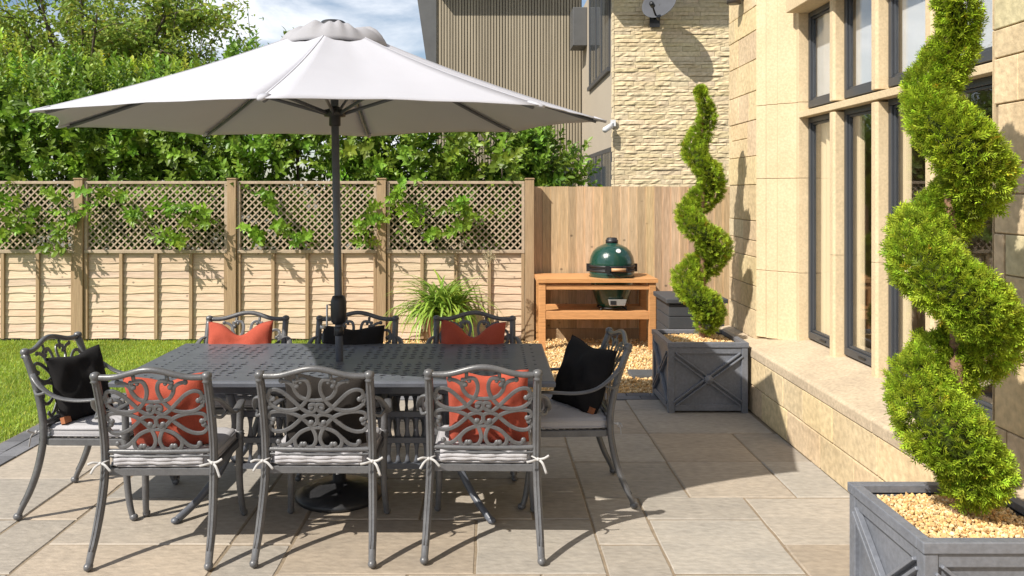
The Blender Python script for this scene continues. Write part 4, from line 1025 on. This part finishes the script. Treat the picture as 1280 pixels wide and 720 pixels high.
# ------------------------------------------------------------------ dining chairs
PY=[(0.0,-.362),(.05,-.345),(.15,-.295),(.28,-.250),(.42,-.228),(.50,-.226),(.62,-.243),(.78,-.290),(.90,-.335),(.97,-.362)]
def post_y(z):
    for (z0,y0),(z1,y1) in zip(PY[:-1],PY[1:]):
        if z<=z1: return y0+(y1-y0)*(z-z0)/(z1-z0)
    return PY[-1][1]
def make_chair():
    t=thing('dining_chair','','chair',(0,0,0),'cast metal dining chairs around the table')
    for s in (-1,1):
        z=[.012,.06,.14,.24,.34,.44,.54,.66,.78,.885]; path=catmull([(s*(.258+.018*max(0,1-q/.4)),post_y(q),q) for q in z],3)
        m=MB(); k=len(path); m.tube(path,[.0165+.004*min(1,i/8) for i in range(k)],[.0135+.004*min(1,i/8) for i in range(k)],up=(0,1,0),n=12)
        # raised flutes
        for o in (-.007,.007): m.tube([(p[0]+o,p[1]-.0165-.0005*0,p[2]) for p in path[4:]],.0042,.0035,n=6,up=(0,1,0))
        m.ball((s*.276,post_y(.02)-.003,.020),.021,9,(1,1.15,.95))
        m.lathe([(.016,-.02),(.022,-.014),(.018,-.008),(.019,-.002),(.0235,.006),(.0245,.015),(.020,.026),(.009,.032),(.001,.033)],(s*.258,post_y(.888),.880),14)
        m.build('leg','metal',t)
    for s in (-1,1):
        path=catmull([(s*.262,.262,.012),(s*.256,.240,.08),(s*.250,.222,.20),(s*.250,.215,.34),(s*.252,.215,.47),(s*.256,.212,.58),(s*.262,.195,.632)],3)
        m=MB(); k=len(path); m.tube(path,[.0155+.003*min(1,i/8) for i in range(k)],n=10,up=(0,1,0)); m.ball((s*.262,.264,.020),.020,9,(1,1.15,.95))
        m.lathe([(.018,-.02),(.025,-.014),(.020,-.006),(.027,.002),(.020,.010),(.024,.018),(.018,.024)],(s*.252,.215,.455),14)
        m.build('leg','metal',t)
        a=catmull([(s*.262,post_y(.775)+.005,.775),(s*.292,-.262,.765),(s*.312,-.205,.715),(s*.312,-.13,.668),(s*.304,-.03,.648),(s*.292,.08,.650),(s*.278,.165,.648),(s*.264,.205,.622),(s*.258,.212,.585)],4)
        kk=len(a); m=MB(); m.tube(a,[.014+.008*math.sin(PI*min(1,i/(kk-1))) for i in range(kk)],[.0085]*kk,n=10)
        m.tube(catmull([(s*.270,-.27,.69),(s*.297,-.24,.675),(s*.310,-.19,.69)],4),.008,n=8)
        m.build('armrest','metal',t)
    st=MB()
    for (p,q,w,h) in (((-.245,-.222,.412),(.245,-.222,.412),.022,.036),((-.235,.222,.412),(.235,.222,.412),.022,.036)): st.bar(p,q,w,h)
    for s in (-1,1): st.bar((s*.248,-.21,.412),(s*.243,.21,.412),.022,.036)
    for i in range(11):
        y=-.19+.038*i; st.bar((-.236,y,.418),(.236,y,.418),.016,.008)
    for i in range(5):
        x=-.18+.09*i; st.bar((x,-.21,.410),(x,.21,.410),.016,.007)
    st.build('seat','metal',t,bevel=.003)
    def rail(zf,w,h):
        bk=MB()
        P=[]
        for i in range(25):
            x=-.252+.504*i/24; z=zf(x); P.append((x,post_y(z)-.012*math.cos(x/.252*PI/2)*1.0,z))
        bk.tube(P,h,w,up=(0,1,0),n=10); return bk
    bo=rail(lambda x:.887+.040*(math.cos(min(1,abs(x)/.20)*PI)*.5+.5),.0145,.0145).build('backrest','metal',t)
    rail(lambda x:.512,.012,.012).build('lower_rail','metal',t); rail(lambda x:.489,.009,.007).build('lower_rail','metal',t)
    # scrollwork, drawn in photo-like units round the centre line
    KX,KZ=.00062,.00066
    def pt(px,py,s): z=.512+(680-py)*KZ; x=s*(px-485)*KX; return Vector((x,post_y(z)-.012*math.cos(x/.252*PI/2),z))
    S=[([(622,186),(636,158),(600,138),(550,142),(527,185),(530,240),(556,296),(606,350),(680,378),(765,374),(826,344),(856,296),(858,250)],1,0),
       ([(485,299),(545,294),(600,276),(636,232),(652,186),(690,158),(738,148)],0,1),
       ([(816,292),(846,262),(834,226),(786,218),(728,244),(662,302),(608,354),(556,390),(510,384),(484,356),(500,328),(534,336),(530,356)],1,1),
       ([(826,452),(858,436),(848,402),(792,388),(700,396),(622,424),(570,468),(532,512),(508,560),(502,606),(524,650),(562,662),(592,640)],1,1),
       ([(536,472),(514,492),(484,462),(492,424),(532,408),(588,424),(642,472),(702,518),(770,544),(832,540),(860,506),(838,478)],1,1),
       ([(485,512),(552,520),(618,548),(668,592),(722,638),(774,648),(798,624)],0,1),
       ([(640,566),(668,606),(660,650),(632,664),(612,640)],0,1)]
    for (pts,b0,b1) in S:
        pass
    sw=MB()
    for s in (-1,1):
        for (pts,b0,b1) in S:
            c=catmull([(p[0],p[1],0) for p in pts],5); P=[pt(q.x,q.y,s) for q in c]; k=len(P)
            w=[.0086+.0014*math.sin(PI*i/(k-1)) for i in range(k)]
            sw.tube(P,w,[.0048]*k,up=(0,1,.18),n=8,pw=.5,smooth=False)
            for fl,q in ((b0,P[0]),(b1,P[-1])):
                if fl: sw.ball(q,.0132,8,(1,.55,1))
        for (px,py) in ((838,300),(846,330),(520,352),(528,470),(640,150),(590,158),(846,470)): sw.ball(pt(px,py,s),.0105,8,(1,.55,1))
    for px in (400,570,330,640): sw.tube([pt(px,655,1),pt(px,690,1)],.009,.005,up=(0,1,0),n=6)
    for px in (360,610): sw.tube([pt(px,145,1),pt(px,95,1)],.010,.005,up=(0,1,0),n=6)
    for px in (115,855):
        for py in (270,500): sw.tube([pt(px,py,1),pt(px+(30 if px>485 else -30),py,1)],.010,.005,up=(0,1,0),n=6)
    sw.build('scrollwork','metal',bo)
    # seat pad
    pd=MB(); n=16; hw,hd_=.236,.222; vs=[];fs=[]
    def se(u): return math.copysign(abs(u)**.8,u)
    rings=[(1.0,0.,.474),(1.02,0,.481),(1.025,0,.500),(1.02,0,.518),(.985,0,.530),(.90,0,.5345),(.6,0,.537),(.02,0,.538)]
    q=[(1,-1),(1,1),(-1,1),(-1,-1)]
    def loop(sc_,z,rad=.05):
        L_=[]; X=hw*sc_; Y=hd_*sc_; rad=min(rad,X*.9,Y*.9)
        for (sx,sy,a0) in ((1,1,0),(-1,1,PI/2),(-1,-1,PI),(1,-1,3*PI/2)):
            for k in range(6):
                a=a0+PI/2*k/5; L_.append((sx*(X-rad)+rad*math.cos(a),sy*(Y-rad)+rad*math.sin(a)+.0,z-.040+.0025*math.sin(a*7+sx*3)))
        return L_
    lp=[loop(.9,.473)]+[loop(a,c) for a,b,c in rings]; m_=24
    for l in lp: vs+=l
    fs=[(i*m_+k,i*m_+(k+1)%m_,(i+1)*m_+(k+1)%m_,(i+1)*m_+k) for i in range(len(lp)-1) for k in range(m_)]+[tuple(range(m_-1,-1,-1)),tuple((len(lp)-1)*m_+k for k in range(m_))]
    pd.add(vs,fs,smooth=True)
    for z in (.483,.517): pd.tube([Vector(q_) for q_ in loop(1.03,z)]+[Vector(loop(1.03,z)[0])],.004,n=6)
    # loose folded flap at the back
    for z,dy in ((.493,-.232),(.474,-.240),(.458,-.238)):
        pd.tube([(-.21+.42*i/14,dy-.006*math.cos(i*1.7),z+.0012*math.sin(i*.9+z*90)) for i in range(15)],.006,.0095,n=8)
    po=pd.build('seat_pad','pad',t)
    for s in (-1,1):
        ti=MB(); b=Vector((s*.235,-.238,.472)); r=random.Random(4+s)
        kn=b+Vector((s*.028,-.030,-.006))
        ti.tube([b,kn],.007,.0025,n=6); ti.ball(kn,.009,8)
        def rib(P): ti.tube(catmull([tuple(p) for p in P],4),.0066,.0014,up=(0,1,0),n=6)
        rib([kn,kn+Vector((s*.028,-.012,.008)),kn+Vector((s*.052,-.016,.012+.012*s))]); rib([kn,kn+Vector((s*.022,-.012,-.016)),kn+Vector((s*.040,-.012,-.056-.010*s))])
        rib([kn,kn+Vector((-s*.028,-.014,-.004)),kn+Vector((-s*.055,-.014,-.022+.012*s))])
        ti.build('tie','tie',po)
    return t
proto=make_chair()
CH=[(-1.575,4.055,1.0,'near side chair on the left, red cushion seen through its scrolled back'),
    (-.812,4.085,-.5,'near side middle chair, charcoal cushion seen through its scrolled back'),
    (-.018,4.115,-1.0,'near side chair on the right, bright red cushion seen through its scrolled back'),
    (-1.625,5.10,181,'far side chair on the left, sunlit, with the bright red cushion'),
    (-.885,5.10,180,'far side middle chair with a black cushion, behind the parasol pole'),
    (-.097,5.10,179,'far side chair on the right, shaded, with a dark red cushion'),
    (-2.14,4.53,-92,'chair at the left head of the table beside the lawn'),
    (.435,4.68,93,'chair at the right head of the table, nearest the gravel')]
chairs=[]
for i,(x,y,a,lab) in enumerate(CH):
    o=proto if i==0 else copy_tree(proto)
    o.location=(x,y,0); o.rotation_euler=(0,0,R(a)); o['label']=lab; chairs.append(o)

# ------------------------------------------------------------------ scatter cushions
def cushion(chair,label,m,loc,rot,size=.43,chop=.0,thick=.065,tagged=False,seed=0):
    r=random.Random(seed); n=22; vs=[];fs=[]; ids={}
    ph=[r.uniform(0,6) for _ in range(6)]
    for side in (1,-1):
        for i in range(n+1):
            for j in range(n+1):
                u=-1+2*i/n; v=-1+2*j/n
                if side<0 and (i in(0,n) or j in(0,n)): ids[(side,i,j)]=ids[(1,i,j)]; continue
                e=max(0,(1-abs(u)**2.6))*max(0,(1-abs(v)**2.6)); th=thick*e**.55
                x=u*(1-.05*(1-v*v)*abs(u)**3); z=v*(1-.05*(1-u*u)*abs(v)**3)
                x*=size/2; z*=size/2
                cf=math.exp(-(u/.42)**2)*max(0,(v+1)/2)**1.6; z-=chop*cf; 
                th*=(1-.5*cf*(chop/.1)) if chop else 1
                wr=.009*math.sin(u*5+v*3+ph[0])*math.sin(v*4+ph[1])+.006*math.sin(u*9-v*7+ph[2])*e+.005*math.sin((u+v*.3)*13+ph[4])*e*(.5+.5*math.sin(v*2+ph[5]))
                if chop: wr+=.008*math.sin((u*u+v)*6+ph[3])*e
                ids[(side,i,j)]=len(vs); vs.append((x,side*th+wr,z))
    for side in (1,-1):
        for i in range(n):
            for j in range(n):
                q=(ids[(side,i,j)],ids[(side,i+1,j)],ids[(side,i+1,j+1)],ids[(side,i,j+1)]); fs.append(q if side<0 else q[::-1])
    mb=MB(); mb.add(vs,fs,smooth=True); o=mb.build('cushion',m)
    if tagged: MB().box((size*.30,-thick*.55-.012,-size*.40),(size*.40,-thick*.2,-size*.31)).build('tag','leather',o)
    cm=Matrix.Translation(chair.location)@chair.rotation_euler.to_matrix().to_4x4()
    mt=cm@Matrix.Translation(loc)@Euler(rot,'XYZ').to_matrix().to_4x4()
    o.location=mt.to_translation(); o.rotation_euler=mt.to_euler()
    tag(o,label,'cushion','scatter cushions on the dining chairs')
# local frame: the chair faces +y, backrest towards -y
cushion(chairs[0],'red cushion on the near left chair','red',(0.01,-.125,.672),(R(14),R(-3),0),.40,.03,seed=1)
cushion(chairs[1],'charcoal brown cushion on the near middle chair','charcoal',(0.01,-.125,.668),(R(14),R(2),0),.41,.02,seed=2)
cushion(chairs[2],'bright red cushion on the near right chair','red',(0.02,-.125,.674),(R(14),R(-1),0),.41,.02,seed=3)
cushion(chairs[3],'bright red sunlit cushion on the far left chair, dented along its top','red',(0,-.135,.690),(R(14),R(1),0),.43,.085,seed=4)
cushion(chairs[4],'black cushion on the far middle chair behind the pole','black',(-.0,-.135,.672),(R(14),0,0),.41,.02,seed=5)
cushion(chairs[5],'dark red shaded cushion on the far right chair, with a deep dent in its top','red',(.01,-.135,.692),(R(14),R(-2),0),.43,.10,seed=6)
cushion(chairs[6],'black cushion on the chair at the left head of the table','black',(.03,-.150,.668),(R(16),R(1),R(-15)),.385,.02,seed=7)
cushion(chairs[7],'black cushion on the chair at the right head of the table','black',(.02,-.125,.668),(R(20),R(-5),R(30)),.41,.02,seed=8)
# leather tags on the two head chair cushions
for nm,(sx) in (('cushion.006',1),('cushion.007',-1)):
    o=COL.objects[nm]; OFF[o.name]=Vector((0,0,0))
    MB().box((sx*.17-.022,.002,-.175),(sx*.17+.022,.03,-.14)).build('tag','leather',o)
